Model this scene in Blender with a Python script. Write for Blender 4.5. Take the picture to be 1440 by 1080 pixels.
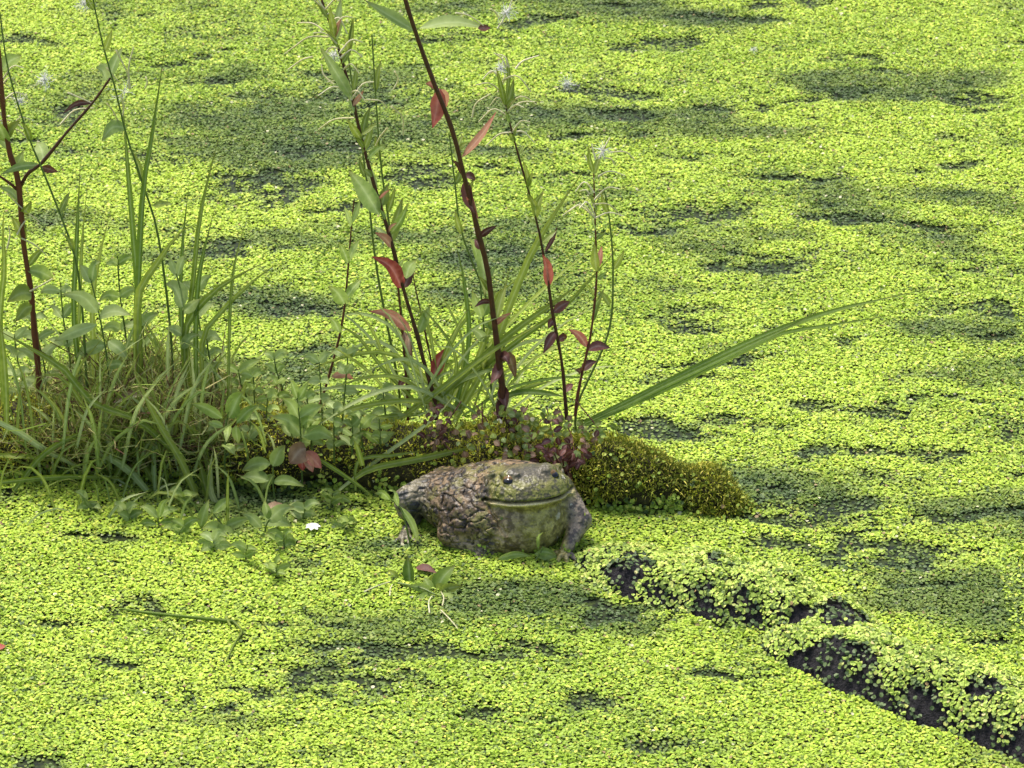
import bpy, math, random
import numpy as np
from mathutils import Vector

# ---------------------------------------------------------------- clear
for o in list(bpy.data.objects):
    bpy.data.objects.remove(o, do_unlink=True)
scene = bpy.context.scene
COL = scene.collection
random.seed(7)
rng = np.random.default_rng(11)
R = math.radians

# ---------------------------------------------------------------- camera
PITCH = R(27.0)
FPX = 5950.0                      # focal length in photo pixels (1440 wide)
CAM = np.array([0.0, -3.12, 3.12 * math.tan(PITCH)])
cam_d = bpy.data.cameras.new('camera')
cam_d.sensor_width = 36.0
cam_d.lens = FPX / 1440.0 * 36.0
cam_d.clip_start = 0.05
cam_d.clip_end = 500.0
cam_d.dof.use_dof = True
cam_d.dof.focus_distance = 3.2
cam_d.dof.aperture_fstop = 36.0
cam = bpy.data.objects.new('camera', cam_d)
cam.location = CAM
cam.rotation_euler = (math.pi / 2 - PITCH, 0, 0)
COL.objects.link(cam)
scene.camera = cam

# ---------------------------------------------------------------- light
SUN_EL, SUN_AZ = R(64), R(-35)    # azimuth from +Y (away from camera) towards +X
world = bpy.data.worlds.new('World')
scene.world = world
world.use_nodes = True
wn = world.node_tree
sky = wn.nodes.new('ShaderNodeTexSky')
sky.sky_type = 'NISHITA'
sky.sun_disc = False
sky.sun_elevation = SUN_EL
sky.sun_rotation = SUN_AZ
sky.air_density = 0.8
sky.dust_density = 4.0
sky.ozone_density = 0.6
bg = wn.nodes['Background']
bg.inputs['Strength'].default_value = 0.15
wn.links.new(sky.outputs[0], bg.inputs[0])
sun_d = bpy.data.lights.new('sun', 'SUN')
sun_d.energy = 2.3
sun_d.angle = R(11)
sun_d.color = (1.0, 0.95, 0.86)
sun = bpy.data.objects.new('sun', sun_d)
sd = Vector((math.sin(SUN_AZ) * math.cos(SUN_EL), math.cos(SUN_AZ) * math.cos(SUN_EL), math.sin(SUN_EL)))
sun.rotation_euler = (-sd).to_track_quat('-Z', 'Y').to_euler()
sun.location = sd * 8
COL.objects.link(sun)
vs = scene.view_settings
scene.display_settings.display_device = 'sRGB'
vs.view_transform = 'Standard'
vs.look = 'None'
vs.exposure = 1.0
vs.gamma = 1.0
vs.use_curve_mapping = False

# ---------------------------------------------------------------- layout helpers
_f = np.array([0, math.cos(PITCH), -math.sin(PITCH)])
_u = np.array([0, math.sin(PITCH), math.cos(PITCH)])
_r = np.array([1.0, 0, 0])
def ray(x, y):
    return _f + _r * (x - 720) / FPX + _u * (540 - y) / FPX
def G(x, y, z=0.0):                      # point of the level z
    d = ray(x, y); return CAM + d * (z - CAM[2]) / d[2]
def V(x, y, Y):                          # point at depth Y
    d = ray(x, y); return CAM + d * (Y - CAM[1]) / d[1]

class Noise:
    def __init__(s, seed, n=64):
        s.n = n; s.t = np.random.default_rng(seed).random((n, n, n)).astype(np.float32) if n <= 64 else None
    def __call__(s, x, y, z=None):
        if z is None: z = np.zeros_like(x) + 0.37
        n = s.n
        xi, yi, zi = np.floor(x).astype(np.int64), np.floor(y).astype(np.int64), np.floor(z).astype(np.int64)
        fx, fy, fz = x - xi, y - yi, z - zi
        fx, fy, fz = (f * f * (3 - 2 * f) for f in (fx, fy, fz))
        out = 0
        for a in (0, 1):
            wx = fx if a else 1 - fx
            for b in (0, 1):
                wy = fy if b else 1 - fy
                for c in (0, 1):
                    wz = fz if c else 1 - fz
                    out = out + s.t[(xi + a) % n, (yi + b) % n, (zi + c) % n] * wx * wy * wz
        return out
N1, N2, N3 = Noise(1, 48), Noise(2, 48), Noise(3, 48)
def fbm(N, x, y, z=None, oct=3):
    v = 0; a = 0.5; t = 0
    for k in range(oct):
        v = v + a * N(x * 2 ** k + 3.1 * k, y * 2 ** k + 1.7 * k, None if z is None else z * 2 ** k); t += a; a *= .55
    return v / t
def smooth(a, b, x):
    t = np.clip((x - a) / (b - a), 0, 1); return t * t * (3 - 2 * t)

# ---------------------------------------------------------------- object helpers
def mesh_np(name, verts, faces, cols=None, smooth_shade=True):
    """verts (n,3), faces (m,k) all alike, cols (n,3) colour per vertex"""
    me = bpy.data.meshes.new(name)
    verts = np.asarray(verts, np.float32); faces = np.asarray(faces, np.int32)
    m, k = faces.shape
    me.vertices.add(len(verts)); me.vertices.foreach_set('co', verts.ravel())
    me.loops.add(m * k); me.loops.foreach_set('vertex_index', faces.ravel())
    me.polygons.add(m)
    me.polygons.foreach_set('loop_start', np.arange(0, m * k, k, dtype=np.int32))
    me.polygons.foreach_set('use_smooth', np.full(m, smooth_shade))
    if cols is not None:
        at = me.color_attributes.new('Col', 'FLOAT_COLOR', 'POINT')
        c4 = np.ones((len(verts), 4), np.float32); c4[:, :3] = cols
        at.data.foreach_set('color', c4.ravel())
    me.update(calc_edges=True)
    return me
def tag(o, label=None, cat=None, group=None, kind=None):
    if label: o['label'] = label
    if cat: o['category'] = cat
    if group: o['group'] = group
    if kind: o['kind'] = kind
    return o
def thing(name, loc, label, cat, group=None):
    o = bpy.data.objects.new(name, None); o.empty_display_size = 0.01
    o.location = loc; COL.objects.link(o)
    return tag(o, label, cat, group)
def part(name, verts, faces, mat, root=None, cols=None, sm=True):
    verts = np.asarray(verts, float)
    if root is not None: verts = verts - np.array(world_loc(root))
    o = bpy.data.objects.new(name, mesh_np(name, verts, faces, cols, sm))
    o.data.materials.append(mat); COL.objects.link(o)
    if root is not None: o.parent = root
    return o
def world_loc(o):
    v = Vector(o.location)
    while o.parent: o = o.parent; v = v + Vector(o.location)
    return v

# ---------------------------------------------------------------- materials
def nodes(name):
    m = bpy.data.materials.new(name); m.use_nodes = True
    return m, m.node_tree, m.node_tree.nodes, m.node_tree.links
def rgb(c): return (c[0], c[1], c[2], 1)
def leaf_mat(name, ca, cb, rough=.45, trans=.25, scale=220, attr=False, spec=.35):
    """plant tissue: two tones by object and by noise, light passing through"""
    m, t, n, l = nodes(name)
    p = n['Principled BSDF']; out = n['Material Output']
    p.inputs['Roughness'].default_value = rough
    p.inputs['Specular IOR Level'].default_value = spec
    if attr:
        a = n.new('ShaderNodeAttribute'); a.attribute_name = 'Col'; csock = a.outputs['Color']
    else:
        oi = n.new('ShaderNodeObjectInfo')
        tc = n.new('ShaderNodeTexCoord')
        nz = n.new('ShaderNodeTexNoise'); nz.inputs['Scale'].default_value = scale; nz.inputs['Detail'].default_value = 4
        l.new(tc.outputs['Object'], nz.inputs['Vector'])
        ad = n.new('ShaderNodeMath'); ad.operation = 'MULTIPLY_ADD'
        l.new(nz.outputs['Fac'], ad.inputs[0]); ad.inputs[1].default_value = 1.3; 
        sb = n.new('ShaderNodeMath'); sb.operation = 'MULTIPLY_ADD'
        l.new(oi.outputs['Random'], sb.inputs[0]); sb.inputs[1].default_value = .8; sb.inputs[2].default_value = -.55
        l.new(sb.outputs[0], ad.inputs[2]); ad.use_clamp = True
        mx = n.new('ShaderNodeMix'); mx.data_type = 'RGBA'
        mx.inputs['A'].default_value = rgb(ca); mx.inputs['B'].default_value = rgb(cb)
        l.new(ad.outputs[0], mx.inputs['Factor'])
        at = n.new('ShaderNodeAttribute'); at.attribute_name = 'Col'                # red: nearness to the midrib, green: along the leaf
        sp = n.new('ShaderNodeSeparateColor'); l.new(at.outputs['Color'], sp.inputs[0])
        pw = n.new('ShaderNodeMath'); pw.operation = 'POWER'; l.new(sp.outputs[0], pw.inputs[0]); pw.inputs[1].default_value = 5
        ml = n.new('ShaderNodeMath'); ml.operation = 'MULTIPLY'; l.new(pw.outputs[0], ml.inputs[0]); ml.inputs[1].default_value = .38
        m2 = n.new('ShaderNodeMix'); m2.data_type = 'RGBA'; l.new(ml.outputs[0], m2.inputs['Factor']); l.new(mx.outputs['Result'], m2.inputs['A'])
        m2.inputs['B'].default_value = rgb([min(.9, .25 + 1.2 * c) for c in cb])
        tp = n.new('ShaderNodeMath'); tp.operation = 'POWER'; l.new(sp.outputs[1], tp.inputs[0]); tp.inputs[1].default_value = 6
        m3 = n.new('ShaderNodeMix'); m3.data_type = 'RGBA'; l.new(tp.outputs[0], m3.inputs['Factor']); l.new(m2.outputs['Result'], m3.inputs['A'])
        m3.inputs['B'].default_value = rgb([ca[0] * .9 + .05, ca[1] * .75 + .02, ca[2] * .8 + .01])
        csock = m3.outputs['Result']
    l.new(csock, p.inputs['Base Color'])
    if trans > 0:
        tr = n.new('ShaderNodeBsdfTranslucent'); l.new(csock, tr.inputs['Color'])
        ms = n.new('ShaderNodeMixShader'); ms.inputs[0].default_value = trans
        l.new(p.outputs[0], ms.inputs[1]); l.new(tr.outputs[0], ms.inputs[2]); l.new(ms.outputs[0], out.inputs['Surface'])
    return m
M = {}
M['duckweed'] = leaf_mat('duckweed', None, None, .5, .25, attr=True, spec=.25)
M['moss'] = leaf_mat('moss', None, None, .7, .2, attr=True, spec=.2)
M['grass'] = leaf_mat('grass_blade', (.14, .21, .022), (.33, .40, .065), .55, .42, spec=.2)
M['grass_dark'] = leaf_mat('grass_blade_deep', (.075, .14, .014), (.17, .26, .034), .55, .4, spec=.2)
M['grass_pale'] = leaf_mat('grass_blade_pale', (.24, .34, .09), (.46, .52, .22), .55, .4, spec=.2)
M['herb'] = leaf_mat('herb_leaf', (.18, .27, .045), (.37, .47, .13), .55, .4, spec=.2)
M['herb_blue'] = leaf_mat('herb_leaf_greyish', (.20, .29, .075), (.38, .46, .17), .55, .4, spec=.2)
M['olive'] = leaf_mat('willowherb_leaf_olive', (.13, .19, .02), (.30, .36, .06), .45, .35)
M['red'] = leaf_mat('willowherb_leaf_red', (.28, .045, .035), (.50, .15, .11), .55, .35, spec=.2)
M['pink'] = leaf_mat('willowherb_leaf_pinkish', (.36, .11, .085), (.50, .27, .16), .55, .35, spec=.2)
M['maroon'] = leaf_mat('withered_leaf_maroon', (.06, .018, .015), (.17, .06, .04), .6, .15)
M['brown'] = leaf_mat('dead_leaf', (.16, .085, .04), (.34, .22, .12), .6, .15)
M['stem_red'] = leaf_mat('willowherb_stem', (.045, .016, .012), (.13, .035, .022), .45, 0)
M['stem_green'] = leaf_mat('green_stem', (.07, .12, .025), (.13, .18, .04), .45, 0)
M['thatch'] = leaf_mat('dead_thatch', None, None, .7, .15, attr=True, spec=.15)
M['cream'] = leaf_mat('seed_pod_cream', (.55, .52, .26), (.80, .76, .55), .6, .3)
M['fluff'] = leaf_mat('seed_fluff', (.75, .75, .68), (.85, .85, .82), .8, .3)
M['petal'] = leaf_mat('white_petal', (.70, .70, .62), (.85, .85, .80), .5, .25)

def ground_mat(name, ca, cb, scale, rough, bump=.4, dist=.004, spec=.5):
    m, t, n, l = nodes(name); p = n['Principled BSDF']
    tc = n.new('ShaderNodeTexCoord')
    nz = n.new('ShaderNodeTexNoise'); nz.inputs['Scale'].default_value = scale; nz.inputs['Detail'].default_value = 8
    nz.inputs['Roughness'].default_value = .65
    l.new(tc.outputs['Object'], nz.inputs['Vector'])
    cr = n.new('ShaderNodeValToRGB'); cr.color_ramp.elements[0].position = .35; cr.color_ramp.elements[1].position = .68
    cr.color_ramp.elements[0].color = rgb(ca); cr.color_ramp.elements[1].color = rgb(cb)
    l.new(nz.outputs['Fac'], cr.inputs[0]); l.new(cr.outputs[0], p.inputs['Base Color'])
    p.inputs['Roughness'].default_value = rough; p.inputs['Specular IOR Level'].default_value = spec
    b = n.new('ShaderNodeBump'); b.inputs['Strength'].default_value = bump; b.inputs['Distance'].default_value = dist
    l.new(nz.outputs['Fac'], b.inputs['Height']); l.new(b.outputs[0], p.inputs['Normal'])
    return m
M['mud'] = ground_mat('black_mud', (.008, .008, .010), (.040, .036, .040), 300, .6, 1.0, .006, .2)
M['bark'] = ground_mat('rotting_log_wood', (.018, .014, .007), (.075, .070, .022), 120, .8, .8, .006, .2)

# pond water: dark, murky; far from the shore the closed cover of duckweed is told by the material
m, t, n, l = nodes('pond_water'); p = n['Principled BSDF']
tc = n.new('ShaderNodeTexCoord')
nz = n.new('ShaderNodeTexNoise'); nz.inputs['Scale'].default_value = 160; nz.inputs['Detail'].default_value = 6
l.new(tc.outputs['Object'], nz.inputs['Vector'])
cr = n.new('ShaderNodeValToRGB')
cr.color_ramp.elements[0].position = .40; cr.color_ramp.elements[0].color = (.006, .010, .006, 1)
cr.color_ramp.elements[1].position = .66; cr.color_ramp.elements[1].color = (.040, .058, .012, 1)
l.new(nz.outputs['Fac'], cr.inputs[0])
vo = n.new('ShaderNodeTexVoronoi'); vo.inputs['Scale'].default_value = 240
l.new(tc.outputs['Object'], vo.inputs['Vector'])
cv = n.new('ShaderNodeValToRGB')
cv.color_ramp.elements[0].color = (.07, .11, .012, 1); cv.color_ramp.elements[1].color = (.34, .42, .05, 1)
l.new(vo.outputs['Color'], cv.inputs[0])
ln = n.new('ShaderNodeVectorMath'); ln.operation = 'LENGTH'; l.new(tc.outputs['Object'], ln.inputs[0])
mr = n.new('ShaderNodeMapRange'); mr.inputs[1].default_value = 2.35; mr.inputs[2].default_value = 2.6
l.new(ln.outputs['Value'], mr.inputs[0])
mx = n.new('ShaderNodeMix'); mx.data_type = 'RGBA'
l.new(mr.outputs[0], mx.inputs['Factor']); l.new(cr.outputs[0], mx.inputs['A']); l.new(cv.outputs[0], mx.inputs['B'])
l.new(mx.outputs['Result'], p.inputs['Base Color'])
p.inputs['Roughness'].default_value = .45; p.inputs['Specular IOR Level'].default_value = .08
b = n.new('ShaderNodeBump'); b.inputs['Strength'].default_value = .35; b.inputs['Distance'].default_value = .002
l.new(nz.outputs['Fac'], b.inputs['Height']); l.new(b.outputs[0], p.inputs['Normal'])
M['water'] = m

# ---------------------------------------------------------------- shape helpers
def spline(pts, n):
    P = np.asarray(pts, float)
    if len(P) == 2:
        t = np.linspace(0, 1, n)[:, None]; return P[0] * (1 - t) + P[1] * t
    d = np.r_[0, np.cumsum(np.linalg.norm(np.diff(P, axis=0), axis=1))]
    P2 = np.vstack([2 * P[0] - P[1], P, 2 * P[-1] - P[-2]])
    out = []
    for s in np.linspace(0, d[-1], n):
        i = min(max(np.searchsorted(d, s, 'right') - 1, 0), len(P) - 2)
        t = (s - d[i]) / max(d[i + 1] - d[i], 1e-9)
        a, b_, c, e = P2[i], P2[i + 1], P2[i + 2], P2[i + 3]
        out.append(.5 * ((2 * b_) + (c - a) * t + (2 * a - 5 * b_ + 4 * c - e) * t * t + (3 * b_ - a - 3 * c + e) * t ** 3))
    return np.array(out)
def unit(v): return v / (np.linalg.norm(v, axis=-1, keepdims=True) + 1e-12)
def tube(path, r0, r1, n=12, sides=6, wob=0.0):
    c = spline(path, n); T = unit(np.gradient(c, axis=0))
    ref = np.array([0.3, 1, 0.1]); A = unit(np.cross(T, ref)); B = np.cross(T, A)
    rr = np.linspace(r0, r1, n)
    if wob: rr = rr * (1 + wob * (rng.random(n) - .5))
    v = []
    for k in range(sides):
        a = 2 * math.pi * k / sides
        v.append(c + (A * math.cos(a) + B * math.sin(a)) * rr[:, None])
    v = np.stack(v, 1).reshape(-1, 3)
    f = []
    for i in range(n - 1):
        for k in range(sides):
            k2 = (k + 1) % sides
            f.append((i * sides + k, i * sides + k2, (i + 1) * sides + k2, (i + 1) * sides + k))
    return v, f
def ribbon(path, w, n=11, profile='blade', fold=.35, ref=None, twist=0.0):
    """a folded leaf blade along a path: three points across"""
    c = spline(path, n); T = unit(np.gradient(c, axis=0))
    if ref is None: ref = np.array([random.uniform(-.5, .5), -1 + random.uniform(-.4, .4), random.uniform(.2, 1.1)])
    S = unit(np.cross(T, ref)); Nn = np.cross(S, T)
    t = np.linspace(0, 1, n)
    if profile == 'blade': prof = np.clip((.55 + .45 * np.sin(np.pi * np.clip(t * .9 + .12, 0, 1))) * np.clip((1 - t) * 3.4, 0.02, 1), .03, 1)
    elif profile == 'oval': prof = np.clip(np.sin(np.pi * np.clip(t, 0.0, 1)) ** .75, .05, 1)
    else: prof = np.clip(np.sin(np.pi * np.clip(t ** .8, 0, 1)) ** .9 * (1.05 - .25 * t), .05, 1)
    if twist:
        an = twist * t[:, None]; S, Nn = S * np.cos(an) + Nn * np.sin(an), Nn * np.cos(an) - S * np.sin(an)
    hw = (w / 2 * prof)[:, None]
    wave = (rng.random((n, 2)) - .5) * .25
    Lv = c + S * hw + Nn * hw * (fold + wave[:, :1]); Rv = c - S * hw + Nn * hw * (fold + wave[:, 1:])
    v = np.stack([Lv, c, Rv], 1).reshape(-1, 3)
    f = []
    for i in range(n - 1):
        a = i * 3; f += [(a, a + 1, a + 4, a + 3), (a + 1, a + 2, a + 5, a + 4)]
    return v, f
PX = 0.00055                                # metres per photo pixel round the frog

# ================================================================= SETTING
# ---- water sheet
me_v = [(-80, -80, 0), (80, -80, 0), (80, 160, 0), (-80, 160, 0)]
water = part('pond_water', me_v, [(0, 1, 2, 3)], M['water'])
tag(water, 'dark murky pond water under the duckweed', 'pond', kind='structure')

# ---- height of the sunken, mud-covered log under the weed
def lumps_def():
    L = []
    # px, py (waterline centre), radius along/across (m), height
    for (x, y, a, b_, h, rot) in [(868, 800, .036, .034, .018, -20), (905, 825, .050, .040, .020, -25), (985, 838, .060, .050, .030, -28), (1070, 858, .062, .046, .032, -35), (1150, 888, .055, .040, .022, -40),
                                  (1145, 925, .05, .036, .022, -40), (1215, 950, .070, .046, .034, -40), (1300, 985, .075, .048, .036, -38), (1390, 1015, .075, .050, .036, -38), (1480, 1050, .08, .05, .034, -38), (1570, 1090, .08, .05, .03, -38)]:
        g = G(x, y); L.append((g[0], g[1], a, b_, h, R(rot)))
    return L
LUMPS = lumps_def()
def hump(x, y):
    h = np.zeros_like(x) - .03
    for (cx, cy, a, b_, hh, rot) in LUMPS:
        dx, dy = x - cx, y - cy
        u = dx * math.cos(rot) + dy * math.sin(rot); v = -dx * math.sin(rot) + dy * math.cos(rot)
        v = np.where(v < 0, v * 1.45, v * .85)           # steep towards the near side
        q = (u / a) ** 2 + (v / b_) ** 2
        h = np.maximum(h, hh * .72 * (1.25 - q * 1.25) ** 1 * (q < 4) - .03 * (q >= 4))
    nse = fbm(N1, x * 45 + 9, y * 45, oct=3)
    return h + (nse - .5) * .018

# ---- log axis (waterline, world)
LA = G(-120, 622, .012); LB = G(560, 652, .012); LC = G(1085, 702, .010)
LOGP = spline([LA, G(230, 630, .014), LB, G(830, 672, .012), LC], 80)
def logY(px):                                             # depth of the log's axis below a photo column
    xs = np.array([720 + FPX * q[0] / (np.dot(q - CAM, _f)) for q in LOGP])
    return float(np.interp(px, xs, LOGP[:, 1]))

# ---- duckweed
PATCH = [(305,112,40,9),(300,75,34,7),(215,85,55,6),(90,160,45,8),(380,262,85,26),(300,287,65,9),(440,213,65,12),(700,240,30,9),(590,248,45,16),(1000,158,42,7),
 (1100,150,55,9),(1060,127,40,8),(1270,104,55,7),(1190,88,42,9),(1050,26,70,7),(930,62,55,11),(860,8,34,5),(1100,6,60,4),(960,305,95,17),(900,326,55,9),(1180,312,62,13),(1280,320,28,9),
 (1080,376,75,13),(1330,383,34,6),(1380,437,75,16),(1410,466,26,8),(1195,490,18,6),(1260,580,38,11),(1240,636,28,11),(1100,690,42,19),(1170,634,55,9),(1000,600,120,14),
 (890,598,70,16),(1150,722,200,22),(1360,722,100,9),(1200,775,120,26),(60,880,80,11),(190,866,45,9),(270,1000,50,13),(345,975,55,11),(510,965,85,24),(560,922,100,18),
 (820,995,42,13),(935,1042,52,20),(862,862,45,17),(1400,900,34,15),(30,1076,70,12),(655,915,70,12),(785,905,45,8),(130,765,80,10),(420,440,60,14),(350,350,60,10),(480,300,40,10),
 (790,190,60,8),(870,160,50,9),(820,250,60,9),(1000,220,60,8),(1370,140,50,8),(1340,240,60,7),(1120,250,70,6),(640,60,60,8),(760,30,50,7),(540,150,30,7),(1000,460,80,9),
 (1140,560,60,8),(1360,560,60,7),(1300,820,60,10),(1330,640,50,9),(1020,950,60,8),(700,1010,60,9),(160,930,60,8),(430,880,60,8),(1000,520,70,8),(50,205,50,7),(840,130,60,9),(30,60,50,5)]
PG = []
for (x, y, a, b_) in PATCH:
    g = G(x, y); g2 = G(x + a, y); g3 = G(x, y - b_)
    PG.append((g[0], g[1], abs(g2[0] - g[0]) * 1.1, abs(g3[1] - g[1]) * .92))
def patch(x, y):
    wx = x + (fbm(N2, x * 26, y * 40) - .5) * .07; wy = y + (fbm(N3, x * 18, y * 34) - .5) * .07
    m_ = np.zeros_like(x)
    for (cx, cy, a, b_) in PG:
        q = ((wx - cx) / a) ** 2 + ((wy - cy) / b_) ** 2
        m_ = np.maximum(m_, np.clip(1.5 - q, 0, 1.2))
    return m_
def fronds(px_, py_, pz_, size, tilt, cols, up=None):
    """pairs of quads folded along the middle, one per frond"""
    n_ = len(px_)
    az = rng.random(n_) * 2 * np.pi
    nrm = np.stack([rng.normal(0, 1, n_) * tilt, rng.normal(0, 1, n_) * tilt, np.ones(n_)], 1)
    if up is not None: nrm = nrm + up
    nrm = unit(nrm)
    a = np.stack([np.cos(az), np.sin(az), np.zeros(n_)], 1)
    a = unit(a - nrm * (a * nrm).sum(1, keepdims=True)); bb = np.cross(nrm, a)
    wd = size * (.36 + .1 * rng.random(n_)); ft = rng.normal(-.12, .22, n_)
    c = np.stack([px_, py_, pz_], 1)
    def pt(la, lb, ln_): return c + a * (size * la)[:, None] + bb * (wd * lb)[:, None] + nrm * (size * ln_)[:, None]
    one = np.ones(n_)
    vv = np.stack([pt(-.5 * one, 0 * one, -.04 * one), pt(.5 * one, 0 * one, -.06 * one),
                   pt(-.26 * one, -one, ft), pt(.26 * one, -.95 * one, ft), pt(-.26 * one, one, ft), pt(.26 * one, .95 * one, ft)], 1)
    base = (np.arange(n_) * 6)[:, None]
    f = np.stack([base + np.array([[0, 2, 3, 1]]), base + np.array([[0, 1, 5, 4]])], 1).reshape(-1, 4)
    return vv.reshape(-1, 3), f, np.repeat(cols, 6, axis=0)
def weed_cols(x, y, dull):
    n_ = len(x)
    A = np.array([.45, .60, .065]); B = np.array([.31, .45, .045]); D = np.array([.075, .125, .035]); Y_ = np.array([.60, .66, .10])
    lf = smooth(.35, .65, fbm(N1, x * 4, y * 6, oct=3) * .6 + .4 * fbm(N3, x * 18, y * 30))
    r_ = rng.random(n_)
    c = A * lf[:, None] + B * (1 - lf[:, None])
    c = np.where((r_ < .12)[:, None], Y_, c)
    dl = np.clip(dull * 1.1 + (r_ > .90) * .7, 0, 1)[:, None]
    c = c * (1 - dl) + D * dl
    c = np.where((rng.random(n_) < .006)[:, None], np.array([.30, .22, .10]), c)      # browned and bleached fronds
    c = np.where((rng.random(n_) < .005)[:, None], np.array([.62, .60, .36]), c)
    return c * (.82 + .38 * rng.random(n_))[:, None]
def grid(x0, x1, y0, y1, cell):
    gx, gy = np.meshgrid(np.arange(x0, x1, cell), np.arange(y0, y1, cell))
    gx = gx.ravel() + (rng.random(gx.size) - .5) * cell * 1.5; gy = gy.ravel() + (rng.random(gy.size) - .5) * cell * 1.5
    return gx, gy
def inview(x, y, mar):
    d = y + 3.12
    half = d / math.cos(PITCH) * 720 / FPX * 1.02
    return (np.abs(x) < half + mar) & (y > -.62 - mar) & (y < .90 + mar)
WV, WF, WC = [], [], []
def add(v, f, c):
    off = sum(len(q) for q in WV); WV.append(v); WF.append(f + off); WC.append(c)
# base mat, near
for cell, s0, s1, zt, tl, keep in ((.0020, .0023, .0034, .0009, .15, 1.0), (.0027, .0022, .0033, .0022, .34, .95)):
    x, y = grid(-.75, .75, -.72, 1.02, cell)
    k = inview(x, y, .03)
    x, y = x[k], y[k]
    pm = patch(x, y); nz_ = fbm(N2, x * 50, y * 80, oct=3)
    # thin places: a ragged fringe of fronds always reaches in
    mid = fbm(N1, x * 7 + 5, y * 20, oct=4)
    sp = np.clip(pm * smooth(.30, .62, nz_) * 1.0 + .55 * smooth(.56, .70, mid) * smooth(.35, .6, nz_) + .35 * smooth(.60, .72, nz_), 0, .92)
    sp = np.where(zt > .002, sp, sp * .84)
    k = (rng.random(len(x)) > sp * (1.0 if zt > .002 else .92)) & (rng.random(len(x)) < keep) & (hump(x, y) < .0)
    x, y, pm = x[k], y[k], sp[k]
    s = s0 + (s1 - s0) * rng.random(len(x))
    z = .0006 + zt * rng.random(len(x)) * (1 - .6 * pm) + .0025 * fbm(N3, x * 40, y * 30) * (1 - pm)
    add(*fronds(x, y, z, s, tl, weed_cols(x, y, np.clip(pm * .88 + .72 * smooth(.50, .66, fbm(N1, x * 5 + 2, y * 11, oct=4)), 0, 1))))
o = part('duckweed', np.vstack(WV), np.vstack(WF), M['duckweed'], None, np.vstack(WC), False)
tag(o, 'bright yellow green duckweed covering the pond', 'duckweed', kind='stuff')

# the same cover going on all round, laid in small overlapping rafts
TS = .06
x, y = grid(-TS / 2, TS / 2, -TS / 2, TS / 2, .0021)
tv, tf, tcol = fronds(x, y, .0008 + .0035 * rng.random(len(x)), .0022 + .0012 * rng.random(len(x)), .3, weed_cols(x, y, np.clip(rng.normal(.12, .15, len(x)), 0, 1)))
raft_me = mesh_np('duckweed_raft', tv, tf, tcol, False); raft_me.materials.append(M['duckweed'])
raft = bpy.data.objects.new('duckweed_raft', raft_me)
x, y = np.meshgrid(np.arange(-2.6, 2.6, TS), np.arange(-2.4, 2.8, TS)); x, y = x.ravel(), y.ravel()
k = ~inview(x, y, .004) & (x * x + (y - .1) ** 2 < 2.6 ** 2); x, y = x[k], y[k]
spots_me = bpy.data.meshes.new('duckweed_spread')
spots_me.vertices.add(len(x)); spots_me.vertices.foreach_set('co', np.stack([x, y, 0 * x + rng.random(len(x)) * .0004], 1).astype(np.float32).ravel())
ra = spots_me.attributes.new('turn', 'FLOAT_VECTOR', 'POINT'); ra.data.foreach_set('vector', np.stack([0 * x, 0 * x, rng.integers(0, 4, len(x)) * (math.pi / 2)], 1).astype(np.float32).ravel())
spread = bpy.data.objects.new('duckweed_spread', spots_me); COL.objects.link(spread)
ng = bpy.data.node_groups.new('rafts', 'GeometryNodeTree')
ng.interface.new_socket('Geometry', in_out='INPUT', socket_type='NodeSocketGeometry'); ng.interface.new_socket('Geometry', in_out='OUTPUT', socket_type='NodeSocketGeometry')
gi, go = ng.nodes.new('NodeGroupInput'), ng.nodes.new('NodeGroupOutput')
mp = ng.nodes.new('GeometryNodeMeshToPoints'); ip = ng.nodes.new('GeometryNodeInstanceOnPoints'); oi = ng.nodes.new('GeometryNodeObjectInfo')
oi.inputs['Object'].default_value = raft; oi.inputs['As Instance'].default_value = True
na = ng.nodes.new('GeometryNodeInputNamedAttribute'); na.data_type = 'FLOAT_VECTOR'; na.inputs['Name'].default_value = 'turn'
ng.links.new(gi.outputs[0], mp.inputs['Mesh']); ng.links.new(mp.outputs[0], ip.inputs['Points']); ng.links.new(oi.outputs['Geometry'], ip.inputs['Instance'])
ng.links.new(na.outputs['Attribute'], ip.inputs['Rotation']); ng.links.new(ip.outputs[0], go.inputs[0])
md = spread.modifiers.new('rafts', 'NODES'); md.node_group = ng
tag(spread, 'duckweed cover going on over the pond all round', 'duckweed', kind='stuff')

# ---- sunken log: one lumpy body of black mud, weed lying on its back
x0, x1, y0, y1 = .02, .62, -.80, -.22
nx, ny = 240, 230
gx, gy = np.meshgrid(np.linspace(x0, x1, nx), np.linspace(y0, y1, ny), indexing='ij')
hz = hump(gx, gy); hz = hz + (fbm(N2, gx * 130, gy * 130) - .5) * .012 - .003
hz = np.maximum(hz, -.012)
vv = np.stack([gx + (fbm(N3, gx * 90, gy * 90) - .5) * .006, gy, hz], -1).reshape(-1, 3)
idx = np.arange(nx * ny).reshape(nx, ny)
ff = np.stack([idx[:-1, :-1], idx[1:, :-1], idx[1:, 1:], idx[:-1, 1:]], -1).reshape(-1, 4)
keepf = (hz.reshape(-1)[ff].max(1) > -.0119)
ff = ff[keepf]
used = np.unique(ff); remap = -np.ones(nx * ny, int); remap[used] = np.arange(len(used))
ctr = G(1180, 920)
sl = thing('sunken_log', (ctr[0], ctr[1], 0), 'lumpy sunken log black with mud, half buried in duckweed', 'log')
part('muddy_trunk', vv[used], remap[ff], M['mud'], sl)
x, y = grid(x0, x1, y0, y1, .0018)
h = hump(x, y); e = .004
sx = (hump(x + e, y) - hump(x - e, y)) / (2 * e); sy = (hump(x, y + e) - hump(x, y - e)) / (2 * e)
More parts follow.
